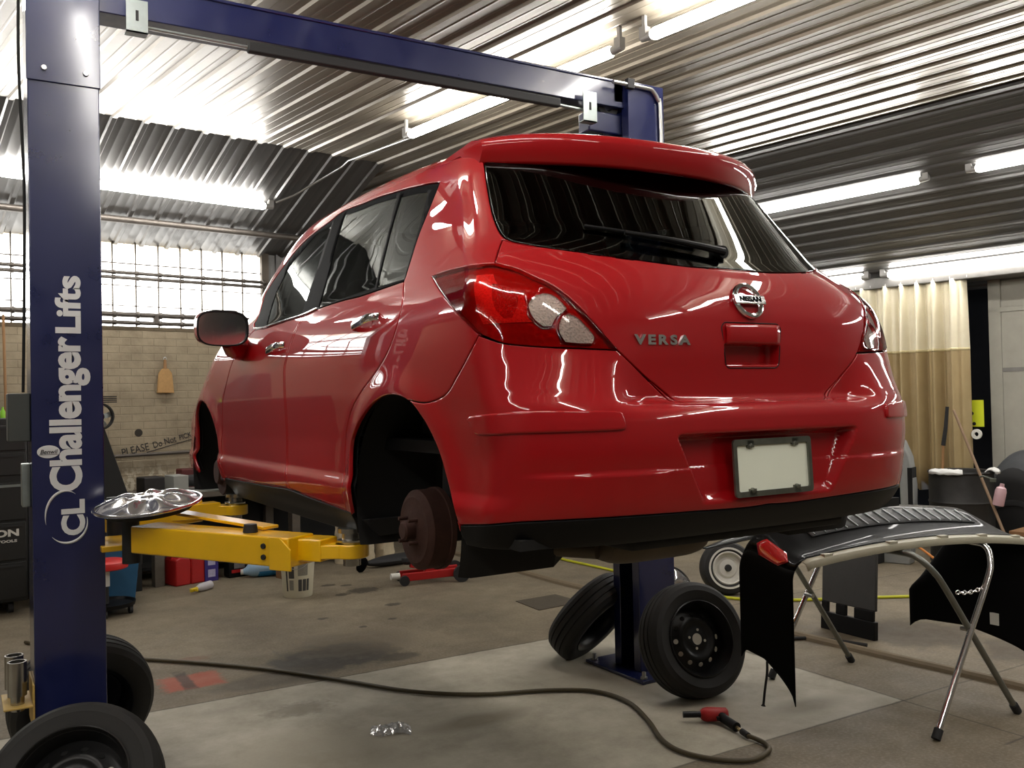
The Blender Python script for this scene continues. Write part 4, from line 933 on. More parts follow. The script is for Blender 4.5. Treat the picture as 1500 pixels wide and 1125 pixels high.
# rack for height adapters on the outer side of the near post
q=MB(); q.boxp((-1.865,2.38,.430),(-1.752,2.62,.438)); q.boxp((-1.760,2.38,.33),(-1.752,2.62,.52)); world(q,'adapter_rack',mat('dirty yellow bracket',(190,158,84),.55,var=.25),lift,bevel=.002)
def adapter(x,y,z0,label):
    q=MB(); q.lathe([(.026,.0),(.026,.06),(.036,.062),(.036,.20),(.030,.20),(.030,.08),(0,.08)],28); o=q.build('height_adapter',M_silver); o.location=(x,y,z0); tag(o,label,'lift adapter','height adapters in the post rack'); return o
adapter(-1.812,2.44,.412,'shiny steel height adapter cup standing nearest in the yellow rack of the lift post')
adapter(-1.818,2.56,.412,'steel height adapter cup half hidden behind the other one in the yellow rack')
# ---------------------------------------------------------------- things lying and standing about
M_tyre=NT('tyre rubber'); 
def tyre_mat():
    t=M_tyre; o=t.obj(); n=t.noise(9,5,.6,o)
    t.link(t.mix(n,lin((20,20,20)),lin((38,37,35))),t.b.inputs['Base Color']); t.b.inputs['Roughness'].default_value=.72; t.bump(t.noise(90,3,.6,o),.12,.003); return t.m
M_tyre=tyre_mat()
M_rim=mat('black steel rim',(17,17,18),.38,.3,var=.25); M_holebg=mat('lit floor through holes',(196,192,180),.5,var=.1)  # hole discs painted pale as the lit floor seen through the wheel
M_white=mat('white paint',(214,212,204),.5,var=.06); M_brown=mat('brown card',(126,92,58),.8,var=.15); M_redp=mat('red plastic',(170,22,22),.45,var=.15)
M_bluep=mat('blue plastic',(32,84,120),.5,var=.12); M_wood=mat('wooden stick',(150,112,72),.6,var=.25,vscale=9)
def lathe_obj(prof,n=48,**k): q=MB(); q.lathe(prof,n,**k); return q
def make_wheel(label,loc,rot):
    """steel wheel, its axle along local z, outer face up (+z)"""
    t=thing('wheel',label,'wheel',loc,rot,'loose wheels leaning on the lift posts')
    R=.312; w=.095; prof=[(.195,-.088),(.215,-.094),(.255,-.097),(.285,-.088),(.302,-.074)]
    for z in (-.064,-.038,-.034,-.012,-.008,.008,.012,.034,.038,.064): prof.append((R-(.008 if z in(-.036,) else 0)-(abs(z)/.064)**3*.006,z))
    tread=[]
    for z0,z1 in ((-.066,-.042),(-.034,-.006),(.006,.034),(.042,.066)):
        for z in (z0,z1): tread.append((R-(abs(z)/.066)**3*.007,z))
        tread.append((R-.009,z1+.002)); tread.append((R-.009,z1+.006))
    tread=tread[:-2]
    prof=[(.192,-.080),(.215,-.094),(.255,-.097),(.285,-.088)]+tread+[(.285,.088),(.262,.096),(.258,.098),(.254,.096),(.220,.094),(.192,.080)]
    q=MB(); q.lathe(prof,72); q.build('tyre',M_tyre,t,angle=28)
    q=MB(); q.lathe([(.206,.088),(.206,.094),(.200,.097),(.195,.090),(.188,.060),(.176,.045),(.172,-.03),(.180,-.075),(.196,-.09),(.203,-.094),(.203,-.088)],64); rim=q.build('rim',M_rim,t,angle=40)
    q=MB(); q.lathe([(.176,.020),(.150,.024),(.118,.046),(.108,.052),(.094,.050),(.085,.042),(.060,.040),(.050,.046),(.031,.046),(.031,.036),(.050,.034),(.085,.030),(.108,.040),(.15,.014),(.176,.010)],64); q.build('disc',M_rim,rim,angle=40)
    q=MB(); q.cyl((0,0,.0445),(0,0,.0465),.030,n=28); q.build('hub_bore',M_holebg,rim)
    for k in range(4):
        a=PI/4+k*PI/2; q=MB(); q.cyl((.050*math.cos(a),.050*math.sin(a),.0445),(.050*math.cos(a),.050*math.sin(a),.0475),.0075,n=12); q.build('bolt_hole',M_holebg,rim)
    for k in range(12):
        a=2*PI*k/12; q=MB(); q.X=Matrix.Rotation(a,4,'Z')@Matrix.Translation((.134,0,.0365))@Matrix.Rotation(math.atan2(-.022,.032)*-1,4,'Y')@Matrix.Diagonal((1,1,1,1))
        q.lathe([(0,.0026),(.0125,.0022),(.0135,-.002)],18); q.build('vent_hole',M_holebg if (k in LIT_VENTS) else M_cavity,rim)
    return t
def wheel_rot(n,spin=0.):        # axle (outer face) along n
    n=Vector(n).normalized(); z=n; x=Vector((0,0,1)).cross(z).normalized(); y=z.cross(x)
    M=Matrix((x,y,z)).transposed()@Matrix.Rotation(spin,3,'Z'); return M.to_euler()
LIT_VENTS={6,7,8,9,10,11,5}  # vent discs painted as if light came through; the others stay black
W1=make_wheel('black steel wheel leaning on the near side of the far lift post, hub showing',(1.452,1.985,.298),wheel_rot((-.10,-.93,.30),.5))
dup(W1,(1.400,2.86,.268),wheel_rot((-.30,.72,.60),1.2),'steel wheel slumped behind the far lift post, tread towards the car')
dup(W1,(-1.53,2.84,.292),wheel_rot((-.10,.95,.27),.2),'tyre standing behind the near lift post, half hidden by it')
dup(W1,(-1.655,1.88,.245),wheel_rot((-.28,-.72,.64),.9),'tyre lying against the foot of the near lift post, cut by the lower picture edge')
# hubcaps
def hubcap(label,loc,rot,R=.208):
    t=thing('hubcap',label,'hubcap',loc,rot)
    q=MB(); P=[]
    for i in range(19):
        r=R*(.14+.86*i/18); row=[]
        for k in range(140):
            a=2*PI*k/140; s=.5+.5*math.cos(7*a); f=(i/18)
            dish=.030*(1-f**2)+.006*math.sin(PI*f)*(s-.4)*4*(1 if .25<f<.92 else .3)
            row.append((r*math.cos(a),r*math.sin(a),dish-(.006 if f>.97 else 0)))
        P.append(row)
    q.grid(P,closev=True); q.build('cover',M_hubcap,t,angle=60)
    q=MB(); q.lathe([(R,-.004),(R+.004,.0),(R+.002,.006),(R-.006,.006)],64); q.build('rim_edge',M_chrome,t)
    q=MB(); q.lathe([(0,.036),(.022,.035),(.030,.030)],32); q.build('centre_cap',M_hubcap,t)
    for k in range(7):
        a=2*PI*(k+.5)/7; q=MB(); q.X=Matrix.Rotation(a,4,'Z'); q.prism([(.14,-.010),(.19,-.022),(.19,.022),(.14,.010)],.004,Matrix.Translation((0,0,.0105))@Matrix.Rotation(.12,4,'Y')); q.build('slot',M_cavity,t)
    q=MB(); q.lathe([(R-.04,-.03),(R-.04,-.002),(R-.046,-.002),(R-.046,-.03)],48,close=True); q.build('clip_ring',M_pad,t); return t
M_hubcap=mat('polished hubcap',(205,206,210),.12,.85,var=.04)
hubcap('silver plastic hubcap lying face up on the yellow lift arm',(-1.352,2.10,1.255),wheel_rot((-.105,-.10,1.),.3))
hubcap('silver spoked hubcap leaning upright on the floor behind the far post',(2.36,3.28,.215),wheel_rot((-.55,-.80,.2)),.205)
# white rimmed wheel beyond the stand
t=thing('wheel','small tyre with a white rim standing behind the folding stand','car wheel',(3.42,3.74,.215),wheel_rot((-.45,-.88,.15)))
q=MB(); q.lathe([(.135,-.07),(.16,-.08),(.20,-.07),(.215,-.05),(.217,0),(.215,.05),(.20,.07),(.16,.08),(.135,.07)],48); q.build('tyre',M_tyre,t)
q=MB(); q.lathe([(.152,.081),(.168,.082),(.168,.079)],48); q.build('white_band',M_white,t)
q=MB(); q.lathe([(.136,.07),(.128,.078),(.12,.07),(.115,.03),(.085,.02),(.07,.045),(.035,.05),(0,.05)],48); r=q.build('rim',M_white,t)
q=MB(); q.cyl((0,0,.05),(0,0,.075),.03,.024,18); q.build('hub_cap',M_pad,r)
# ------- impact wrench and its air hose
def stick(name,label,cat,pts,r,m,n=10,k=6): q=MB(); q.tube(smooth_path(pts,k),r,n); o=q.build(name,m); return tag(o,label,cat)
M_hose=mat('olive rubber hose',(72,62,40),.55,var=.2)
stick('air_hose','brown rubber air hose snaking across the floor to the red impact wrench','hose',[(-1.62,5.45,.014),(-1.30,4.86,.014),(-1.033,4.529,.014),(-.686,4.154,.014),(-.368,3.753,.014),(-.093,3.312,.014),(.154,2.896,.014),(.443,2.623,.014),(.793,2.466,.014),(1.004,2.303,.014),(1.046,2.053,.014),(.951,1.768,.014),(.84,1.533,.014),(.819,1.366,.014),(.887,1.215,.014),(1.006,1.125,.014),(1.137,1.150,.014),(1.195,1.20,.014),(1.21,1.26,.015),(1.200,1.335,.02)],.0115,M_hose,12)
stick('air_hose','yellow air hose running along the floor behind the stand and under the car','hose',[(3.26,6.9,.012),(3.245,6.532,.012),(3.226,5.914,.012),(3.263,5.055,.012),(3.24,4.3,.012),(3.28,3.606,.012),(3.6,3.25,.012),(4.255,2.891,.012),(4.783,2.592,.012),(5.27,2.323,.012),(5.9,2.05,.012)],.012,mat('yellow hose',(196,196,40),.5))
wl=Vector((1.255,1.50,0)); dirn=Vector((-.115,.17,0)).normalized(); 
wr=thing('impact_wrench','red air impact wrench lying on the floor at the end of the hose','impact wrench',(1.23,1.60,.0),(0,0,math.atan2(.10,-.155)))
q=MB(); q.lathe([(0,-.075),(.022,-.075),(.032,-.066),(.034,-.02),(.036,.03),(.031,.05),(.020,.062),(0,.062)],28,Matrix.Translation((0,0,.040))@Matrix.Rotation(PI/2,4,'Y')); q.build('motor_housing',M_redp,wr)
q=MB(); q.cyl((.058,0,.040),(.082,0,.040),.017,.014,18); q.cyl((.08,0,.040),(.150,0,.040),.0155,n=20); q.build('socket',mat('black impact socket',(30,30,32),.35,.6),wr)
q=MB(); q.tube([(-.03,.0,.038),(-.058,.07,.03),(-.088,.145,.026)],[.025,.022,.023],14); hd=q.build('grip',M_black,wr)
q=MB(); q.box((-.018,.042,.034),(.014,.02,.018)); q.build('trigger',M_black,hd,bevel=.003)
q=MB(); q.tube([(-.088,.145,.024),(-.103,.19,.022)],.009,10); q.build('hose_coupling',mat('brass coupling',(168,150,110),.3,.8),hd)
q=MB(); q.tube([(-.103,.19,.022),(-.122,.245,.020)],.015,12); q.build('hose_sleeve',M_blackrub,hd)
# crumpled plastic bag
def bag_mat():
    t=NT('clear plastic film'); t.n.remove(t.b); tr=t.add('ShaderNodeBsdfTransparent'); gl=t.add('ShaderNodeBsdfGlossy'); gl.inputs['Roughness'].default_value=.12; df=t.add('ShaderNodeBsdfDiffuse'); df.inputs[0].default_value=(.9,.9,.9,1)
    n=t.noise(30,4,.7,t.obj()); m1=t.add('ShaderNodeMixShader'); m1.inputs[0].default_value=.5; t.link(gl.outputs[0],m1.inputs[1]); t.link(df.outputs[0],m1.inputs[2])
    m2=t.add('ShaderNodeMixShader'); t.link(t.ramp(n,(.35,.45),(.65,.85)),m2.inputs[0]); t.link(tr.outputs[0],m2.inputs[1]); t.link(m1.outputs[0],m2.inputs[2]); t.link(m2.outputs[0],t.out.inputs[0]); return t.m
rn=random.Random(3); P=[]
for i in range(22):
    row=[]
    for j in range(14):
        u,v=i/21-.5,j/13-.5; row.append((u*.20+rn.uniform(-.004,.004),v*.12+rn.uniform(-.005,.005)+.02*math.sin(9*u),.004+max(0,(.030*(1-(2*u)**4)*(1-(2*v)**4)))*rn.uniform(.4,1.2)))
    P.append(row)
t=thing('plastic_bag','small clear plastic bag of bolts lying on the floor in front of the car','bag',(-.17,2.415,0),(0,0,-.42)); q=MB(); q.grid(P); q.build('film',bag_mat(),t,angle=25)
for k,(x,y) in enumerate(((.012,.0),(.03,-.012),(.022,.014))):
    q=MB(); q.cyl((x,y,.006),(x+.018,y+.008,.010),.006,n=8); q.build('bolt',M_pad,t)
# ------- folding panel stand with the black bumper on it
st=thing('panel_stand','folding steel tube stand with crossed legs carrying the black bumper','work stand',(2.25,1.38,0))
def uframe(m,f0,f1,top0,top1,name):
    f0,f1,top0,top1=map(Vector,(f0,f1,top0,top1)); d=(top1-top0).normalized(); r=.14
    l0=(top0-f0); l1=(top1-f1)
    pts=[f0,f0+l0*.5,f0+l0*.80,f0+l0*.90+d*.012,top0+d*.06-l0.normalized()*.02,top0+d*.16,(top0+top1)/2,top1-d*.16,top1-d*.06-l1.normalized()*.02,f1+l1*.90-d*.012,f1+l1*.80,f1+l1*.5,f1]
    q=MB(); q.tube(smooth_path(pts,7),.0155,14); o=world(q,name,m,st)
    for f,l in ((f0,l0),(f1,l1)):
        q=MB(); q.cyl(f-l.normalized()*.005,f+l.normalized()*.045,.0215,n=16); world(q,'rubber_foot',M_pad,o)
    return o
uframe(mat('bright chromed tube',(205,205,205),.15,.95,var=.05),(1.913,.83,.012),(1.994,1.926,.012),(2.53,.87,.85),(2.53,1.88,.85),'leg_frame')
uframe(mat('dull zinc tube',(128,130,124),.4,.8,var=.2),(2.577,.826,.012),(2.641,1.887,.012),(1.98,.90,.85),(1.98,1.85,.85),'leg_frame')
for y in (.885,1.87):
    q=MB(); q.cyl((2.265,y-.03,.46),(2.265,y+.03,.46),.012,n=12); world(q,'pivot_bolt',M_bolt,st)
q=MB()
for k in range(9):
    c=Vector((2.16+.027*k,.86+.0*k,.66-.012*math.sin(PI*k/8))); a=frame(c,(1,0,0),(0,(0,1)[k%2],(1,0)[k%2]))
    q.tube([a@Vector((.016*math.cos(b),.009*math.sin(b),0)) for b in np.linspace(0,2*PI,13)[:-1]],.0030,6,closed=True)
world(q,'spreader_chain',M_chrome,st,label='short steel spreader chain')
# bumper cover, outer face up, both ends hanging down
bc=thing('bumper_cover','black car bumper cover lying face up across the folding stand, ends hanging','bumper cover',(2.2,1.26,.86))
M_gb=mat('black bumper paint',(6,6,7),.45,coat=.12,coatr=.04,spec=.05,var=.1); M_gb_in=mat('bare inside plastic',(176,172,152),.5,var=.15)
ax=Vector((1.62,-.27,0)).normalized(); ay=Vector((-ax.y,ax.x,0))
C0=Vector((2.20,1.27,.858))
def bpt(s,w):         # s along the bumper -1..1, w across 0 (near lip) .. 1 (far edge)
    Lh=.80; S_=s*1.38; a=abs(S_); sg=1 if s>=0 else -1
    if a<=.86: x=a*Lh; z=.05*(1-(a/.86)**2); 
    else:
        u=(a-.86)/.52; b=min(u/.30,1)*PI/2; x=.86*Lh+.11*math.sin(b); z=-.11*(1-math.cos(b))-max(0,u-.30)*.84
    wd=.42; y=(w-.5)*wd; y+=.10*(1-min(1,a/.86)**2)*(w-.25)   # bowed outwards in plan
    if a>1.0:  # wheel arch cut at the hanging end
        u=(a-1.0)/.38; y=(-.5+w)*wd; z+=u*u*(.17*min(1,w/.55)**.55+.03*max(0,w-.55))
    z+=.11*float(sst(.10,.85,w))*(1 if a<.8 else max(0,1-(a-.8)/.3))-.05*max(0,(w-.86)/.14)**2
    if sg>0 and a>.9: k=min(1,(a-.9)/.25)*w; x-=.36*k; y+=.10*k
    return C0+ax*(sg*x)+ay*y+Vector((0,0,z))
q=MB(); q.grid([[bpt(-.70+1.4*i/60,j/22) for j in range(23)] for i in range(61)]); bsh=world(q,'shell',M_gb,bc,solid=.005,angle=60)
for a_,b_ in ((-1.,-.70),(.70,1.)):
    q=MB(); q.grid([[bpt(a_+(b_-a_)*i/24,j/22) for j in range(23)] for i in range(25)]); world(q,'side_wing',mat('matt black inner plastic',(5,5,5),.8,spec=.1),bc,solid=.005,angle=60)
q=MB(); q.grid([[bpt(s,.0)+Vector((0,0,-.002)),bpt(s,.0)+Vector((0,0,-.010))-ay*.03,bpt(s,.0)+Vector((0,0,-.040))-ay*.045] for s in np.linspace(-.66,.66,61)]); world(q,'lower_lip',M_gb_in,bc,solid=.004,label='bare grey plastic lower lip')
for s in (-.55,-.2,.1,.35,.58): q=MB(); q.box(bpt(s,-.03)+Vector((0,0,-.004)),(.05,.03,.016),(0,0,-.16)); world(q,'clip_tab',M_gb_in,bc)
q=MB(); q.grid([[bpt(s,w)+Vector((0,0,.006)) for w in (.40,.48,.56,.66)] for s in np.linspace(-.48,.52,41)]); sg=world(q,'step_pad',mat('ribbed step pad',(38,38,38),.5,var=.3),bc,solid=.004)
for s in np.linspace(-.46,.50,16):
    q=MB(); q.tube([bpt(s,w)+Vector((0,0,.011)) for w in (.41,.48,.56,.65)],.004,6); world(q,'rib',M_grey,sg)
q=MB(); q.grid([[bpt(s,w)+Vector((0,0,.007)) for w in np.linspace(.16+.12*abs(k-4)/4,.74-.10*abs(k-4)/4,9)] for k,s in enumerate(np.linspace(-.705,-.655,9))]); world(q,'reflector',mat('red reflector',(190,20,24),.15,coat=1.),bc,solid=.006,label='red side reflector')
q=MB(); q.box(bpt(.93,.30)+ax*-.012,(.006,.05,.065)); world(q,'white_sticker',M_white,bc)
q=MB(); q.tube(smooth_path([bpt(-1,.50),bpt(-1,.48)+Vector((-.03,-.02,-.04)),bpt(-1,.5)+Vector((-.05,-.03,-.12)),bpt(-1,.5)+Vector((-.065,-.03,-.20))],6),[.006]*18+[.012],8); world(q,'loose_strip',M_pad,bc)
# gloss trim blade behind it
q=MB(); P=[]
for i in range(21):
    u=i/20; c=Vector((1.33,1.74,.845)).lerp(Vector((2.45,1.95,.905)),u); wv=.012+.075*math.sin(PI*min(1,u*.75+.02))
    P.append([c+Vector((.1,-.95,0))*(wv*math.cos(b))+Vector((0,0,.22*wv*math.sin(b))) for b in np.linspace(0,2*PI,13)[:-1]])
q.grid(P,closev=True); o=q.build('trim_blade',M_gb); tag(o,'glossy black pointed trim blade lying behind the bumper, in front of the far post','car trim')
# dark grey panel standing under the stand
pn=thing('grey_panel','flat dark grey plastic panel standing upright on the floor behind the stand','panel',(3.17,2.33,0),(0,.06,0))
q=MB(); q.boxp((-.012,-.22,.19),(.012,.22,.76)); q.build('board',mat('charcoal plastic',(58,58,57),.65,var=.2,bumps=.2),pn,bevel=.006)
q=MB(); q.boxp((-.02,-.22,0),(.02,.22,.12)); q.boxp((-.014,-.20,.12),(.014,-.05,.19)); q.boxp((-.014,.02,.12),(.014,.10,.19)); q.boxp((-.014,.17,.12),(.014,.22,.19)); q.build('base_rail',M_black,pn,bevel=.004)
q=MB(); q.tube(smooth_path([(2.62,2.48,.012),(2.86,2.36,.012),(3.0,2.05,.012)],5),.012,8); tag(q.build('black_rod',M_pad),'thin black rod lying on the floor by the grey panel','rod')
# raised seam strip on the floor
q=MB(); q.tube(smooth_path([(2.54,6.9,.004),(2.54,6.299,.004),(2.545,5.605,.004),(2.562,4.798,.004),(2.70,3.6,.004),(2.80,2.9,.004),(2.86,2.2,.004),(2.90,1.7,.004),(2.958,1.2,.004),(2.99,.6,.004),(3.0,-.4,.004)],5),.034,10); structure(q.build('trim_5',mat('floor seam strip',(120,106,84),.75,var=.3,vscale=6)))
# steel plate let into the floor
q=MB(); q.prism([(-.22,-.2),(.22,-.16),(.2,.2),(-.2,.18)],.006,Matrix.Translation((2.06,4.36,0))); tag(q.build('floor_plate',mat('rusty floor plate',(84,76,64),.7,.4,var=.3)),'flat rusty steel plate lying on the floor left of the slumped wheel','plate')
# floor jack
jk=thing('floor_jack','low red trolley jack on the floor behind the rear brake drum','jack',(1.68,5.72,0),(0,0,-.25))
q=MB(); q.bar((-.28,.08,.065),(.26,.08,.085),.03,.07); q.bar((-.28,-.08,.065),(.26,-.08,.085),.03,.07); fr=q.build('frame',M_redp,jk,bevel=.005)
q=MB(); q.prism([(-.08,.08),(.10,.08),(.05,.20),(.0,.21)],.07,frame((0,.035,0),(1,0,0),(0,0,1))); q.bar((.02,0,.12),(-.20,0,.16),.05,.04); q.build('lift_arm',M_redp,jk,bevel=.005)
q=MB(); q.lathe([(0,.03),(.05,.03),(.055,.0),(.03,-.03),(0,-.03)],20,Matrix.Translation((-.22,0,.20))); q.build('saddle',M_pad,jk)
for x,y,r in ((-.27,.12,.045),(-.27,-.12,.045),(.25,.14,.075),(.25,-.14,.075)):
    q=MB(); q.cyl((x,y-.018,r),(x,y+.018,r),r,n=22); q.build('caster',M_pad,jk)
q=MB(); q.cyl((-.31,-.09,.085),(-.39,-.10,.085),.03,n=14); q.build('handle_socket',M_white,jk)
# ------- along the far wall (building grid)
def bthing(name,label,cat,bx,by,z=0.,rz=0.,group=None): return thing(name,label,cat,B(bx,by,z),(0,0,PHI+rz),group)
wb=bthing('workbench','long dark workbench under the barred window along the brick wall','workbench',3.6,8.82)
q=MB(); q.boxp((-.74,-.34,.78),(1.9,.38,.83)); q.build('top',mat('worn bench top',(92,84,74),.7,var=.35),wb,bevel=.006)
for x in (-.62,.75,1.8):
    for y in (-.28,.32): q=MB(); q.boxp((x-.045,y-.045,0),(x+.045,y+.045,.78)); q.build('leg',mat('grey timber',(96,90,80),.8,var=.3) if (x,y)==(-.62,-.28) else wb.children[-1].data.materials[0] if len(wb.children)>1 else M_pad,wb,bevel=.004)
q=MB(); q.boxp((-.72,.34,.05),(1.9,.38,.78)); q.boxp((-.70,.02,.10),(1.85,.36,.13)); q.build('back_board',M_dark,wb)
def lump(name,label,cat,bx,by,z,d,m,bev=.01,rz=0.): 
    q=MB(); q.box((0,0,d[2]/2),d); o=q.build(name,m,bevel=bev); o.location=B(bx,by,z); o.rotation_euler=(0,0,PHI+rz); return tag(o,label,cat)
lump('parts_box','black box with a dark red rim on the workbench below the wall writing','box',2.95,8.62,.83,(.19,.22,.17),mat('black parts box',(24,20,20),.6))
gm=bthing('bench_grinder','pale grey machine with a black motor standing on the workbench','machine',3.32,8.62,.83)
q=MB(); q.boxp((-.24,-.14,0),(.34,.16,.03)); q.boxp((-.2,-.12,.03),(-.06,.12,.17)); q.build('base',mat('pale machine grey',(150,152,146),.5),gm,bevel=.006)
q=MB(); q.tube([(-.04,-.02,.11),(.19,-.02,.11)],.055,16); q.build('motor',M_pad,gm)
q=MB(); q.bar((-.15,-.05,.03),(.38,-.10,.012),.14,.012); q.build('rest_plate',M_grey,gm)
lump('red_case','dark red case behind the machine at the back of the workbench','case',3.62,8.98,.83,(.55,.16,.20),mat('dark red case',(84,26,24),.6))
def jerry(label,bx,by):
    t=bthing('gas_can',label,'fuel can',bx,by,0,.15,'red fuel cans under the workbench')
    q=MB(); q.prism([(-.075,0),(.075,0),(.078,.20),(.06,.245),(-.02,.26),(-.07,.24)],.22,frame((0,.11,0),(1,0,0),(0,0,1))); q.build('can',M_redp,t,bevel=.012)
    q=MB(); q.cyl((.05,-.05,.235),(.05,-.05,.275),.025,n=16); q.build('cap',M_black,t)
    q=MB(); q.tube(smooth_path([(-.05,0,.24),(-.05,0,.30),(.03,0,.31),(.04,0,.25)],5),.011,8); q.build('handle',M_redp,t); return t
jerry('red fuel can under the bench, the one nearer the wooden bench leg',3.14,8.50); jerry('red fuel can under the bench, the one beside the purple box',3.29,8.52)
pb=bthing('purple_box','tall purple oil box with two white printed squares under the workbench','box',3.43,8.46)
q=MB(); q.boxp((-.065,-.05,0),(.065,.05,.27)); q.build('carton',mat('purple card',(54,42,120),.5),pb,bevel=.003)
for z in (.075,.185): q=MB(); q.boxp((-.035,-.052,z-.035),(.035,-.050,z+.035)); q.build('printed_square',mat('white print',(176,172,200),.5,var=.5,vscale=120),pb)
oj=bthing('oil_jug','black oil jug with a red label band under the workbench','oil jug',3.70,8.47)
q=MB(); q.prism([(-.10,0),(.10,0),(.105,.02),(.105,.17),(.07,.22),(.045,.25),(.045,.28),(-.01,.28),(-.02,.25),(-.095,.23),(-.105,.18),(-.105,.02)],.12,frame((0,.06,0),(1,0,0),(0,0,1))); q.build('jug',M_black,oj,bevel=.01)
q=MB(); q.boxp((-.075,-.063,.045),(.085,-.0605,.075)); q.build('red_band',M_redp,oj)
q=MB(); q.boxp((-.05,-.063,.085),(.055,-.0605,.145)); q.build('printed_label',mat('grey print',(110,106,104),.5,var=.7,vscale=90),oj)
q=MB(); q.cyl((.018,0,.28),(.018,0,.30),.026,n=18); q.build('cap',M_redp,oj)
lump('yellow_box','ochre yellow carton behind the jugs under the workbench','box',3.88,8.62,0,(.10,.12,.27),mat('ochre card',(170,124,40),.6))
lump('navy_bottle','navy blue oil bottle behind the pale blue jug','bottle',4.02,8.62,0,(.11,.09,.25),mat('navy plastic',(26,34,70),.45),.03)
bj=bthing('washer_jug','pale blue plastic jug lying on its side under the workbench','jug',3.86,8.28,.082,-.35)
q=MB(); q.tube([(.16,0,0),(.15,0,0),(-.02,0,0),(-.09,0,-.01),(-.135,0,-.022),(-.165,0,-.025)],[.05,.078,.080,.070,.036,.026],22); q.build('jug',mat('pale blue plastic',(150,182,206),.3,var=.1),bj)
q=MB(); q.cyl((-.163,0,-.025),(-.186,0,-.026),.027,n=18); q.build('cap',M_white,bj)
q=MB(); q.tube([(.15,0,-.006),(-.02,0,-.006),(-.08,0,-.012)],[.076,.078,.06],22); q.X=Matrix.Identity(4); q.build('liquid',mat('blue liquid',(40,120,170),.2),bj)
cb=bthing('cardboard_box','small brown cardboard box standing beside the white bucket','box',4.02,8.02,0,.1)
q=MB(); q.boxp((-.085,-.09,0),(.085,.09,.27)); q.build('carton',M_brown,cb,bevel=.004)
for z in (.10,.15,.20): q=MB(); q.boxp((-.05,-.092,z),(.04,-.0905,z+.016)); q.build('print',mat('faint print',(96,66,40),.8),cb)
bk=thing('bucket','white plastic bucket with printed labels standing on the floor below the yellow arm','bucket',(.475,5.86,0),(0,0,0))
q=MB(); q.lathe([(0,.004),(.118,.0),(.122,.006),(.146,.33),(.153,.335),(.153,.350),(.147,.352),(.147,.36),(.156,.362),(.156,.374),(.145,.375),(.140,.36),(.118,.012),(0,.012)],44); bb=q.build('pail',mat('cream bucket plastic',(206,200,176),.5,var=.08,vscale=6),bk)
q=MB(); q.lathe([(.140,.352),(.150,.352),(.158,.372),(.158,.385),(.150,.388),(0,.384)],44); q.build('lid',bb.data.materials[0],bk)
M_ink=mat('dark print',(60,58,54),.7,var=.6,vscale=150); M_ink2=mat('grey print block',(128,124,112),.7,var=.6,vscale=140)
def barc(r0,h0,h1,a0,a1,dr=.0012):
    q=MB(); q.grid([[( (r0+.024*(h-.006)/.324/1.0*1.0+dr)*math.cos(a),(r0+.024*(h-.006)/.324+dr)*math.sin(a),h) for h in (h0,h1)] for a in np.linspace(a0,a1,9)]); return q
A0=-1.05-PI/2
for h0,h1,a0,a1,mm in ((.06,.28,-.62,-.50,M_ink),(.17,.27,-.40,-.05,M_ink),(.07,.155,-.38,-.10,M_ink2),(.19,.29,.18,.80,M_ink2),(.06,.16,.20,.42,M_ink),(.06,.16,.48,.70,M_ink),(.06,.16,.75,.92,M_ink)):
    barc(.122,h0,h1,-2.05+a0,-2.05+a1).build('printed_label',mm,bk)
q=MB(); q.tube([Vector((.158*math.cos(a),.158*math.sin(a),.34-.09*math.sin(PI*(a+2.9)/1.9))) for a in np.linspace(-2.9,-1.0,17)],.003,6); q.build('bail_handle',M_conduit,bk)
sb=bthing('spray_bottle','white spray bottle with a yellow trigger lying on the floor by the fuel cans','spray bottle',3.18,8.02,.036,.55)
q=MB(); q.tube([(.13,0,0),(.12,0,0),(-.02,0,0),(-.05,0,0),(-.07,0,0)],[.02,.036,.036,.028,.014],18); q.build('bottle',mat('white bottle plastic',(190,186,190),.4,var=.15),sb)
q=MB(); q.tube([(-.07,0,0),(-.10,0,0)],.018,12); q.box((-.125,.0,.0),(.06,.025,.03)); q.bar((-.11,.0,0),(-.13,-.055,.0),.015,.02); q.build('trigger',mat('yellow trigger',(214,186,40),.45),sb,bevel=.003)
# stool, tote, black shelves
so=bthing('rolling_stool','round mechanic\'s stool with a red seat ring and black wheeled tray base','stool',2.28,7.72)
q=MB(); q.lathe([(0,.43),(.13,.43),(.165,.415),(.172,.39),(.165,.365),(.14,.355),(0,.355)],44); q.build('seat',mat('red vinyl',(196,40,36),.4),so)
q=MB(); q.cyl((0,0,.08),(0,0,.36),.022,n=16); q.build('post',M_pad,so)
q=MB(); q.boxp((-.02,-.028,.22),(.022,-.022,.34)); q.build('paper_tag',M_white,so)
q=MB(); q.lathe([(0,.075),(.20,.075),(.215,.095),(.222,.095),(.215,.065),(0,.062)],44); ba=q.build('tray_base',M_black,so)
for k in range(5):
    a=2*PI*k/5+.6; q=MB(); x,y=.19*math.cos(a),.19*math.sin(a); q.cyl((x-.012,y,.03),(x+.012,y,.03),.03,n=16); q.box((x,y,.055),(.035,.03,.02)); q.build('caster',M_pad,so)
to=bthing('storage_tote','teal blue plastic tub behind the red-topped stool','tub',2.40,8.13)
q=MB(); q.add([(-.19,-.15,0),(.19,-.15,0),(.19,.15,0),(-.19,.15,0),(-.23,-.18,.46),(.23,-.18,.46),(.23,.18,.46),(-.23,.18,.46)],[(3,2,1,0),(0,1,5,4),(1,2,6,5),(2,3,7,6),(3,0,4,7)]); q.build('tub',M_bluep,to,bevel=.01)
q=MB(); q.boxp((-.24,-.19,.455),(.24,.19,.485)); q.build('lid',M_bluep,to,bevel=.008)
wd=bthing('slanted_cabinet','tall black cabinet with a sloping side beside the near lift post','cabinet',2.38,8.68)
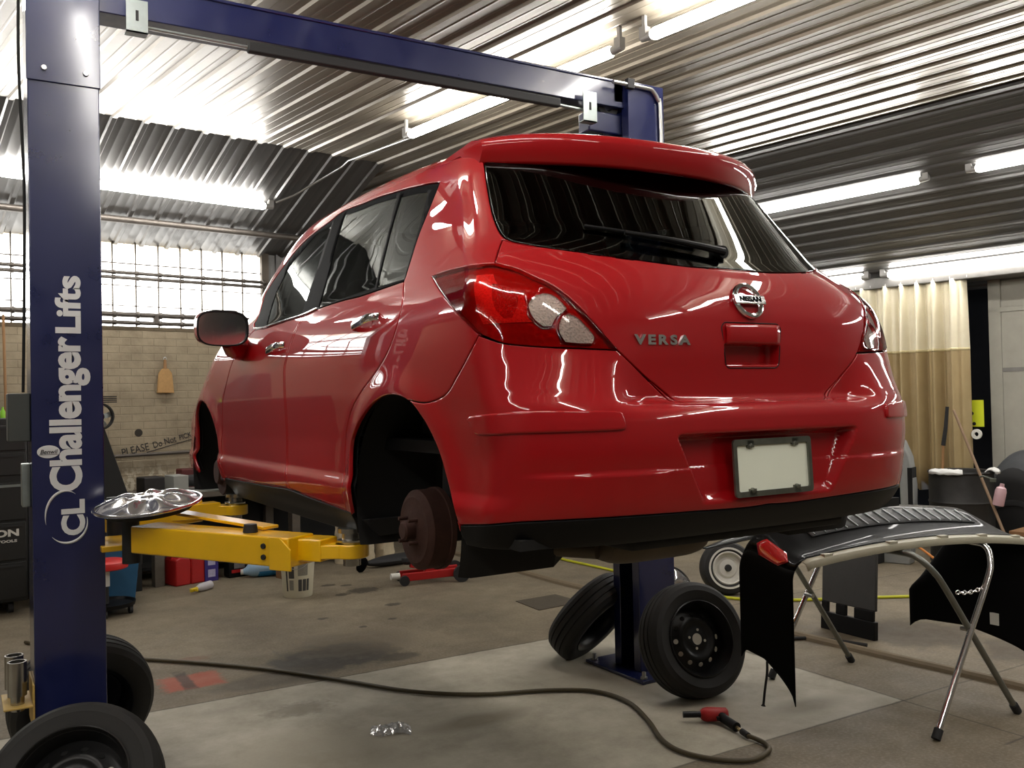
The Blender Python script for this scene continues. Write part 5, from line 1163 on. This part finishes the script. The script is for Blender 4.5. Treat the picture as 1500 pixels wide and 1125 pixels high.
q=MB(); q.prism([(-.42,0),(.42,0),(.42,.55),(.36,.72),(.08,1.58),(-.42,1.60)],.5,frame((0,.25,0),(1,0,0),(0,0,1))); q.build('body',mat('matt black sheet',(15,16,15),.7),wd,bevel=.006)
fn=bthing('fan','small black fan fixed to the upper front of the slanted cabinet','fan',2.44,8.385,1.575)
q=MB(); q.lathe([(.105,-.03),(.115,-.03),(.118,.03),(.105,.03)],32,frame((0,0,-.005),(1,0,0),(0,0,1)),close=True); q.lathe([(.03,-.04),(.035,.03),(0,.035)],20,frame((0,0,-.005),(1,0,0),(0,0,1))); q.build('cage',M_pad,fn)
q=MB(); 
for k in range(5): a=2*PI*k/5; q.bar((.03*math.cos(a),0,.03*math.sin(a)-.005),(.098*math.cos(a+.2),.012,.098*math.sin(a+.2)-.005),.004,.045,up=(math.sin(a),0,-math.cos(a)))
q.build('blade',M_grey,fn)
q=MB()
for k in range(4): q.boxp((-.03,-.06,.115+.016*k),(.13,.06,.124+.016*k))
q.build('cooling_fins',M_pad,fn)
tc=bthing('tool_chest','tall black tool chest with drawers at the left picture edge','tool chest',1.42,8.55)
q=MB(); q.boxp((-.75,-.30,.10),(.42,.30,1.58)); q.build('body',mat('black tool chest',(20,21,20),.45),tc,bevel=.01)
for z0,z1 in ((.13,.42),(.44,.74),(.76,1.06),(1.12,1.30),(1.32,1.52)):
    q=MB(); q.boxp((-.73,-.318,z0),(.40,-.30,z1)); dr=q.build('drawer',mat('black drawer front',(25,26,25),.45),tc,bevel=.004)
    q=MB(); q.boxp((-.70,-.332,z1-.035),(.37,-.318,z1-.015)); q.build('drawer_pull',M_grey if z0 in(.76,) else M_pad,dr)
vs,fs=text_mesh('ON',.075,.003,.001,1.5); q=MB(); q.X=frame((.262,-.3195,.655),(1,0,0),(0,0,1)); q.add(vs,fs); q.build('lettering',M_white,tc)
vs,fs=text_mesh('TOOLS',.028,.001,.001,1.6); q=MB(); q.X=frame((.262,-.3195,.592),(1,0,0),(0,0,1)); q.add(vs,fs); q.build('small_lettering',M_white,tc)
for x in (-.6,.3):
    for y in (-.2,.2): q=MB(); q.cyl((x-.02,y,.05),(x+.02,y,.05),.05,n=18); q.build('caster',M_pad,tc)
cl=bthing('striped_cloth','black and white striped cloth hanging at the far left edge above the tool chest','cloth',1.52,8.6,1.60)
def stripe_mat():
    t=NT('striped cloth'); w=t.add('ShaderNodeTexWave'); w.inputs['Scale'].default_value=14; mp=t.add('ShaderNodeMapping'); mp.inputs['Rotation'].default_value=(0,.7,0); t.link(t.obj(),mp.inputs[0]); t.link(mp.outputs[0],w.inputs[0])
    t.link(t.ramp(w.outputs['Fac'],(.4,(.012,.012,.015)),(.6,(.30,.29,.27))),t.b.inputs['Base Color']); t.b.inputs['Roughness'].default_value=.9; return t.m
q=MB(); q.grid([[(-.35+.55*i/10*(1-.55*j/8),.02*math.sin(i*.9),.02+.36*j/8) for j in range(9)] for i in range(11)]); q.build('cloth',stripe_mat(),cl,solid=.012)
q=MB(); q.bar((.21,-.01,.0),(-.05,-.01,.42),.012,.012); q.build('pale_border',M_white,cl)
q=MB(); q.lathe([(0,0),(.018,0),(.02,.05),(.008,.075),(.008,.09),(0,.09)],14); o=q.build('bottle_tip',mat('fluorescent green',(150,220,60),.4)); o.location=B(1.70,8.42,1.58); tag(o,'small fluorescent green bottle on the tool chest beside the striped cloth','bottle')
q=MB(); q.tube([B(1.89,9.18,.9),B(1.87,9.2,2.5)],.012,8); tag(q.build('wooden_pole',M_wood),'thin wooden pole standing against the brick wall left of the near post','pole')
# whisk broom and writing on the wall
wk=bthing('whisk_broom','straw whisk broom hanging on the brick wall left of the car mirror','broom',3.32,BY-.035,1.78)
q=MB(); q.prism([(-.085,0),(.085,0),(.065,.20),(.03,.245),(-.03,.245),(-.065,.20)],.03,frame((0,.015,0),(1,0,0),(0,0,1))); q.build('straw',mat('broom straw',(178,140,90),.85,var=.25,vscale=40),wk,bevel=.006)
q=MB(); q.cyl((0,0,.24),(0,0,.335),.018,.013,12); q.build('handle',M_wood,wk)
q=MB(); q.lathe([(.012,-.003),(.018,0),(.012,.003)],14,frame((0,0,.345),(1,0,0),(0,0,1)),close=True); q.build('hang_ring',M_conduit,wk)
wt=bthing('wall_writing','handwritten black message slanting up the brick wall beside the front wheel arch','writing',3.24,BY-.002,1.30)
for i,(txt,x,z,s,r) in enumerate((('PLEASE',-.21,-.075,.105,.20),('Do Not',.075,-.012,.09,.25),('PICK',.285,.040,.075,.25),('UP',.40,.072,.065,.25),('PHONE',.56,.110,.075,.20))):
    vs,fs=text_mesh(txt,s,.0005,.0006,.82); q=MB(); q.X=frame((x,-.001,z),(math.cos(r),0,math.sin(r)),(-math.sin(r),0,math.cos(r))); q.add(vs,fs); q.build('lettering',mat('marker ink',(44,42,42),.8),wt)
q=MB(); q.tube([(-.10,-.001,-.105),(.2,-.001,-.03),(.70,-.001,.09)],.004,6); q.build('underline',M_pad,wt)
q=MB(); q.cyl(B(3.063,BY-.003,1.392),B(3.063,BY+.0,1.392),.038,n=24); tag(q.build('wall_port',mat('dark hole plate',(40,34,24),.7)),'small round dark plate on the brick wall above the handwriting','wall plate')
# sacks and odds beyond the rear lift pad
for i,(bx,w,h,lab) in enumerate(((4.82,.20,.40,'crumpled beige paper sack just right of the bucket under the car sill'),(5.06,.17,.32,'beige paper sack behind the round lift pad'),(5.30,.18,.36,'beige paper sack by the rear brake drum'))):
    q=MB(); rn=random.Random(i+5); P=[]
    for j in range(9):
        k=1-.12*(j/8)**2; P.append([((w/2*k)*math.copysign(abs(math.cos(a))**.6,math.cos(a))+rn.uniform(-.012,.012),(.08*k)*math.copysign(abs(math.sin(a))**.6,math.sin(a))+rn.uniform(-.01,.01),h*j/8) for a in np.linspace(0,2*PI,17)[:-1]])
    q.grid(P,closev=True); q.add([P[-1][k] for k in range(16)],[tuple(range(16))]); o=q.build('paper_sack',mat('beige sack paper',(188,174,146),.8,var=.4,vscale=10)); o.location=B(bx,8.35,0); o.rotation_euler=(0,0,PHI+.1*i); tag(o,lab,'sack')
q=MB(); P=[]
for i in range(15):
    u=i/14; P.append([(.42*(u-.5)*2+.0,.10*math.cos(a)*(1-abs(2*u-1)**3*.8),.055+.055*math.sin(a)*(1-abs(2*u-1)**3*.6)) for a in np.linspace(0,2*PI,15)[:-1]])
q.grid(P,closev=True); o=q.build('black_bumper_beam',M_pad); o.location=B(5.2,7.85,0); o.rotation_euler=(0,0,PHI); tag(o,'long dark car part lying on the floor behind the rear lift pad','car part')
q=MB(); P=[[(.055*(1-abs(2*i/10-1)**2.2)**.5*math.cos(a)*1.0,.03*math.sin(a)*(1-abs(2*i/10-1)**2.2)**.5,.16*i/10) for a in np.linspace(0,2*PI,15)[:-1]] for i in range(11)]
q.grid(P,closev=True); o=q.build('headlamp_unit',M_gloss); o.location=B(4.62,7.75,0); o.rotation_euler=(.2,.35,PHI); tag(o,'shiny dark lamp unit on the floor right of the white bucket','lamp unit')
# ------- right hand side
br=bthing('barrel','black steel drum with white rags on its rim in front of the beige curtain','barrel',9.0,3.92)
q=MB(); q.lathe([(0,.0),(.285,.0),(.292,.015),(.285,.03),(.285,.28),(.293,.30),(.285,.32),(.285,.56),(.293,.58),(.285,.60),(.285,.845),(.296,.86),(.29,.875),(.275,.87),(.272,.84),(.272,.03),(0,.03)],56); q.build('drum',mat('scuffed black drum',(40,39,37),.5,.2,var=.8,vscale=10,bumps=.2),br)
rn=random.Random(9)
for i,(a0,a1,nm) in enumerate(((2.6,3.6,'rag'),(4.6,5.4,'rag'))):
    q=MB(); q.grid([[((.285+.05*math.cos(b))*math.cos(a)+rn.uniform(-.006,.006),(.285+.05*math.cos(b))*math.sin(a),.862+.035*math.sin(b)+rn.uniform(-.006,.006)) for b in np.linspace(-.2,PI+.3,8)] for a in np.linspace(a0,a1,9)]); q.build(nm,mat('white rag',(214,214,210),.85,var=.06),br,solid=.01)
def blob(q,pts,r,n=10): q.tube(smooth_path(pts,5),r,n)
q=MB(); q.tube([B(8.88,4.08,.05),B(8.80,3.99,1.12)],.012,10); t=thing('broom','broom with black foam grip and wooden shaft standing in the black drum','broom',B(8.88,4.08,.05))
world(q,'shaft',M_wood,t); q=MB(); q.tube([B(8.80,3.99,1.12),B(8.81,3.965,1.3),B(8.82,3.95,1.49)],[.020,.018,.016],12); world(q,'grip',M_blackrub,t)
q=MB(); q.tube([B(8.5,3.20,.0),B(9.0,3.97,1.45)],.013,10); tag(q.build('wooden_pole',mat('grey wooden pole',(128,104,80),.7,var=.2)),'bare wooden pole leaning across the black drum at the right','pole')
q=MB(); q.tube([B(8.10,4.38,.55),B(8.30,3.70,.011)],.011,10); tag(q.build('orange_stick',mat('orange wood',(204,128,60),.5)),'short orange wooden handle slanting in front of the black drum','stick')
sp=bthing('spray_bottle','spray bottle of pink cleaner hanging on the rim of the black drum','spray bottle',8.68,3.46,.60,.3)
q=MB(); q.lathe([(0,0),(.044,0),(.048,.01),(.048,.13),(.04,.16),(.02,.175),(.018,.20),(0,.20)],24,Matrix.Rotation(.2,4,'X')); q.build('bottle',mat('pink cleaner bottle',(196,160,166),.35,var=.1),sp)
q=MB(); q.box((0,.035,.225),(.03,.05,.035)); q.tube([(0,.04,.235),(0,.12,.262),(0,.14,.25)],.010,8); q.build('trigger',mat('grey trigger',(70,74,64),.5),sp,bevel=.003)
sg=bthing('yellow_sign','small bright yellow sign hanging in the gap beside the curtain','sign',9.62,4.04,1.27)
q=MB(); q.boxp((-.004,-.095,0),(.004,.095,.27)); q.build('card',mat('bright yellow card',(214,222,40),.6,var=.04),sg)
for y,z in ((.02,.135),(.0,.03)): q=MB(); q.lathe([(0,.0),(.018,0),(.018,.002),(0,.002)],16,frame((-.0045,y,z),(0,-1,0),(0,0,1))); q.build('printed_mark',M_pad,sg)
q=MB(); q.lathe([(.022,-.012),(.05,-.012),(.05,.012),(.022,.012)],20,frame((0,0,0),(0,1,0),(0,0,1)),close=True); o=q.build('white_valve',M_white); o.location=B(9.5,3.97,1.20); o.rotation_euler=(0,0,PHI); tag(o,'white round fitting below the yellow sign','fitting')
# curtain
def curtain_mat():
    t=NT('curtain vinyl'); o=t.pos(); s=t.add('ShaderNodeSeparateXYZ'); t.link(o,s.inputs[0]); n=t.noise(6,4,.6,o)
    low=t.math('GREATER_THAN',2.06,s.outputs[2])
    t.link(t.mix(low,t.mix(n,lin((200,190,160)),lin((222,214,190))),t.mix(n,lin((150,130,92)),lin((172,152,112)))),t.b.inputs['Base Color'])
    t.b.inputs['Roughness'].default_value=.32; t.b.inputs['Coat Weight'].default_value=.3
    return t.m
cu=bthing('curtain','beige vinyl curtain with a darker lower half hanging behind the car tail','curtain',9.45,4.55)
q=MB(); P=[]
def fold(y): return .055*math.sin(y*33+1.2*math.sin(y*7))+.025*math.sin(y*71+2)
for i in range(281):
    y=-.53+1.38*i/280; P.append([(fold(y)*(.55+.45*min(1,(2.78-z)/.7)),y,z) for z in (.62,.9,1.3,1.7,2.04,2.05,2.065,2.08,2.3,2.55,2.72,2.775)])
q.grid(P); q.build('sheet',curtain_mat(),cu,solid=.004,angle=80)
q=MB(); q.cyl((0,-.75,2.80),(0,1.2,2.80),.018,n=12); q.build('rail',M_steel,cu)
for k in range(9):
    q=MB(); q.tube([(.03*math.cos(b),-.56+.17*k,2.785+.03*math.sin(b)) for b in np.linspace(0,2*PI,13)[:-1]],.004,6,closed=True); q.build('ring',M_conduit,cu)
q=MB(); q.grid([[(fold(y)-.004,y,z) for z in (2.045,2.06,2.075)] for y in np.linspace(-.53,.85,281)]); q.build('seam',mat('curtain hem',(196,182,140),.4),cu,solid=.004)
# dark wheel-arch part and grey pillar part
fp=bthing('inner_fender','big dark curved fender part leaning on the right wall behind the drum','car part',9.56,3.58,.30,.0)
q=MB(); q.grid([[(-.22+.36*v,-.36*math.cos(PI*u)*(1-.25*abs(v-.5)),-.28+1.02*math.sin(PI*u)**.6*(1-.5*(1-v)**3)) for v in np.linspace(0,1,9)] for u in np.linspace(0,1,25)]); q.build('arch',mat('dusty black plastic',(58,60,62),.7,var=.3),fp,solid=.012)
q=MB(); q.grid([[(-.22+.02*u,-.36+.72*v,-.28+u*(.25+.62*math.sin(PI*min(.97,max(.03,v)))**.6)) for v in np.linspace(0,1,17)] for u in np.linspace(0,1,7)]); q.build('liner',M_dark,fp,solid=.01)
gp=bthing('grey_pillar','grey primed car body pillar standing right of the red bumper','car part',8.62,4.32,0,.2)
q=MB(); q.prism([(-.14,.0),(.10,.0),(.14,.32),(.15,.75),(.12,1.02),(.06,1.17),(-.03,1.22),(-.06,1.18),(.02,.95),(.03,.5),(.01,.42),(-.14,.38)],.16,frame((0,0,0),(0,-1,0),(0,0,1))); q.build('pillar',mat('grey primer',(140,142,140),.5,.1,var=.15),gp,bevel=.012)
q=MB(); q.boxp((-.012,-.142,.55),(-.165,-.10,.92)); q.build('slot',M_cavity,gp)
q=MB(); q.cyl((-.1,.16,.27),(-.1,.02,.24),.03,n=14); q.build('damper',M_silver,gp)
lump('green_box','bright green carton by the grey car pillar, just below the red bumper','box',8.35,4.62,.34,(.16,.14,.24),mat('green card',(40,190,70),.5))
lump('parts_crate','dark crate carrying the green carton behind the folding stand','crate',8.35,4.62,0,(.5,.4,.34),M_dark)
# jugs and boxes by the right wall
jg=bthing('washer_jug','white translucent jug with pink fluid in the bottom, standing by the boxes','jug',7.80,3.06,0,.2)
q=MB(); q.lathe([(0,0),(.095,0),(.10,.02),(.10,.28),(.07,.34),(.03,.36),(.03,.40),(0,.40)],28,Matrix.Diagonal((1,.75,1,1))); q.build('jug',mat('milky plastic',(206,202,192),.35,var=.06),jg)
q=MB(); q.lathe([(0,.005),(.0965,.005),(.1015,.02),(.1015,.11),(0,.11)],28,Matrix.Diagonal((1,.75,1,1))); q.build('liquid',mat('pink fluid',(206,96,104),.3),jg)
q=MB(); q.cyl((0,0,.40),(0,0,.425),.034,n=18); q.build('cap',M_white,jg)
jg=bthing('coolant_jug','white jug with a dark blue label standing nearer than the pink one','jug',7.55,3.16,0,-.3)
q=MB(); q.lathe([(0,0),(.09,0),(.095,.02),(.095,.22),(.06,.27),(.03,.28),(.03,.31),(0,.31)],28,Matrix.Diagonal((1,.75,1,1))); q.build('jug',mat('cream plastic',(216,212,200),.35),jg)
q=MB(); q.lathe([(.0965,.05),(.0965,.20)],20,Matrix.Diagonal((1,.76,1,1)),arc=(PI*.85,PI*1.6)); q.build('printed_label',mat('blue label',(44,48,92),.5,var=.6,vscale=40),jg)
q=MB(); q.cyl((0,0,.31),(0,0,.335),.034,n=18); q.build('cap',M_redp,jg)
for i,(bx,by,z,d,rz,lab) in enumerate(((8.90,3.02,0,(.5,.8,.30),.0,'large brown cardboard carton on the floor at the right picture edge'),(8.90,3.05,.30,(.44,.65,.08),.0,'flattened brown cardboard lying on top of the large carton'))):
    lump('cardboard_box',lab,'box',bx,by,z,d,M_brown,.005,rz)
q=MB(); q.box((0,0,.02),(.012,.5,.012)); 
tag(stick('electric_cable','red electric cord lying on the floor by the jugs at the right','cord',[tuple(B(7.7,2.9,.008)),tuple(B(7.9,2.75,.008)),tuple(B(8.1,2.85,.008)),tuple(B(8.3,2.6,.008))],.007,M_redp,8),'red electric cord lying on the floor by the jugs at the right','cord')
w=bpy.data.worlds.new('World'); SC.world=w; w.use_nodes=True; w.node_tree.nodes['Background'].inputs[0].default_value=(.55,.6,.68,1); w.node_tree.nodes['Background'].inputs[1].default_value=.6
SC.view_settings.exposure=EXPO
SC.cycles.max_bounces=8; SC.cycles.diffuse_bounces=4; SC.cycles.glossy_bounces=4; SC.cycles.transmission_bounces=4; SC.cycles.transparent_max_bounces=10; SC.cycles.caustics_reflective=False; SC.cycles.caustics_refractive=False
# ---------------------------------------------------------------- camera
yaw,pit,rol=math.radians(31.2),math.radians(.93),math.radians(-1.19)
Fv=Vector((math.sin(yaw)*math.cos(pit),math.cos(yaw)*math.cos(pit),math.sin(pit)))
R0=Vector((math.cos(yaw),-math.sin(yaw),0)); U0=R0.cross(Fv)
Rv=R0*math.cos(rol)+U0*math.sin(rol); Uv=U0*math.cos(rol)-R0*math.sin(rol)
cd=bpy.data.cameras.new('camera'); cd.sensor_width=36; cd.lens=36*1342/1500; cd.clip_start=.05
co=bpy.data.objects.new('camera',cd); COL.objects.link(co)
co.matrix_world=Matrix(((Rv.x,Uv.x,-Fv.x,CAM.x),(Rv.y,Uv.y,-Fv.y,CAM.y),(Rv.z,Uv.z,-Fv.z,CAM.z),(0,0,0,1)))
SC.camera=co
SC.view_settings.view_transform='Standard'; SC.view_settings.look='None'; SC.view_settings.gamma=1; SC.view_settings.use_curve_mapping=False
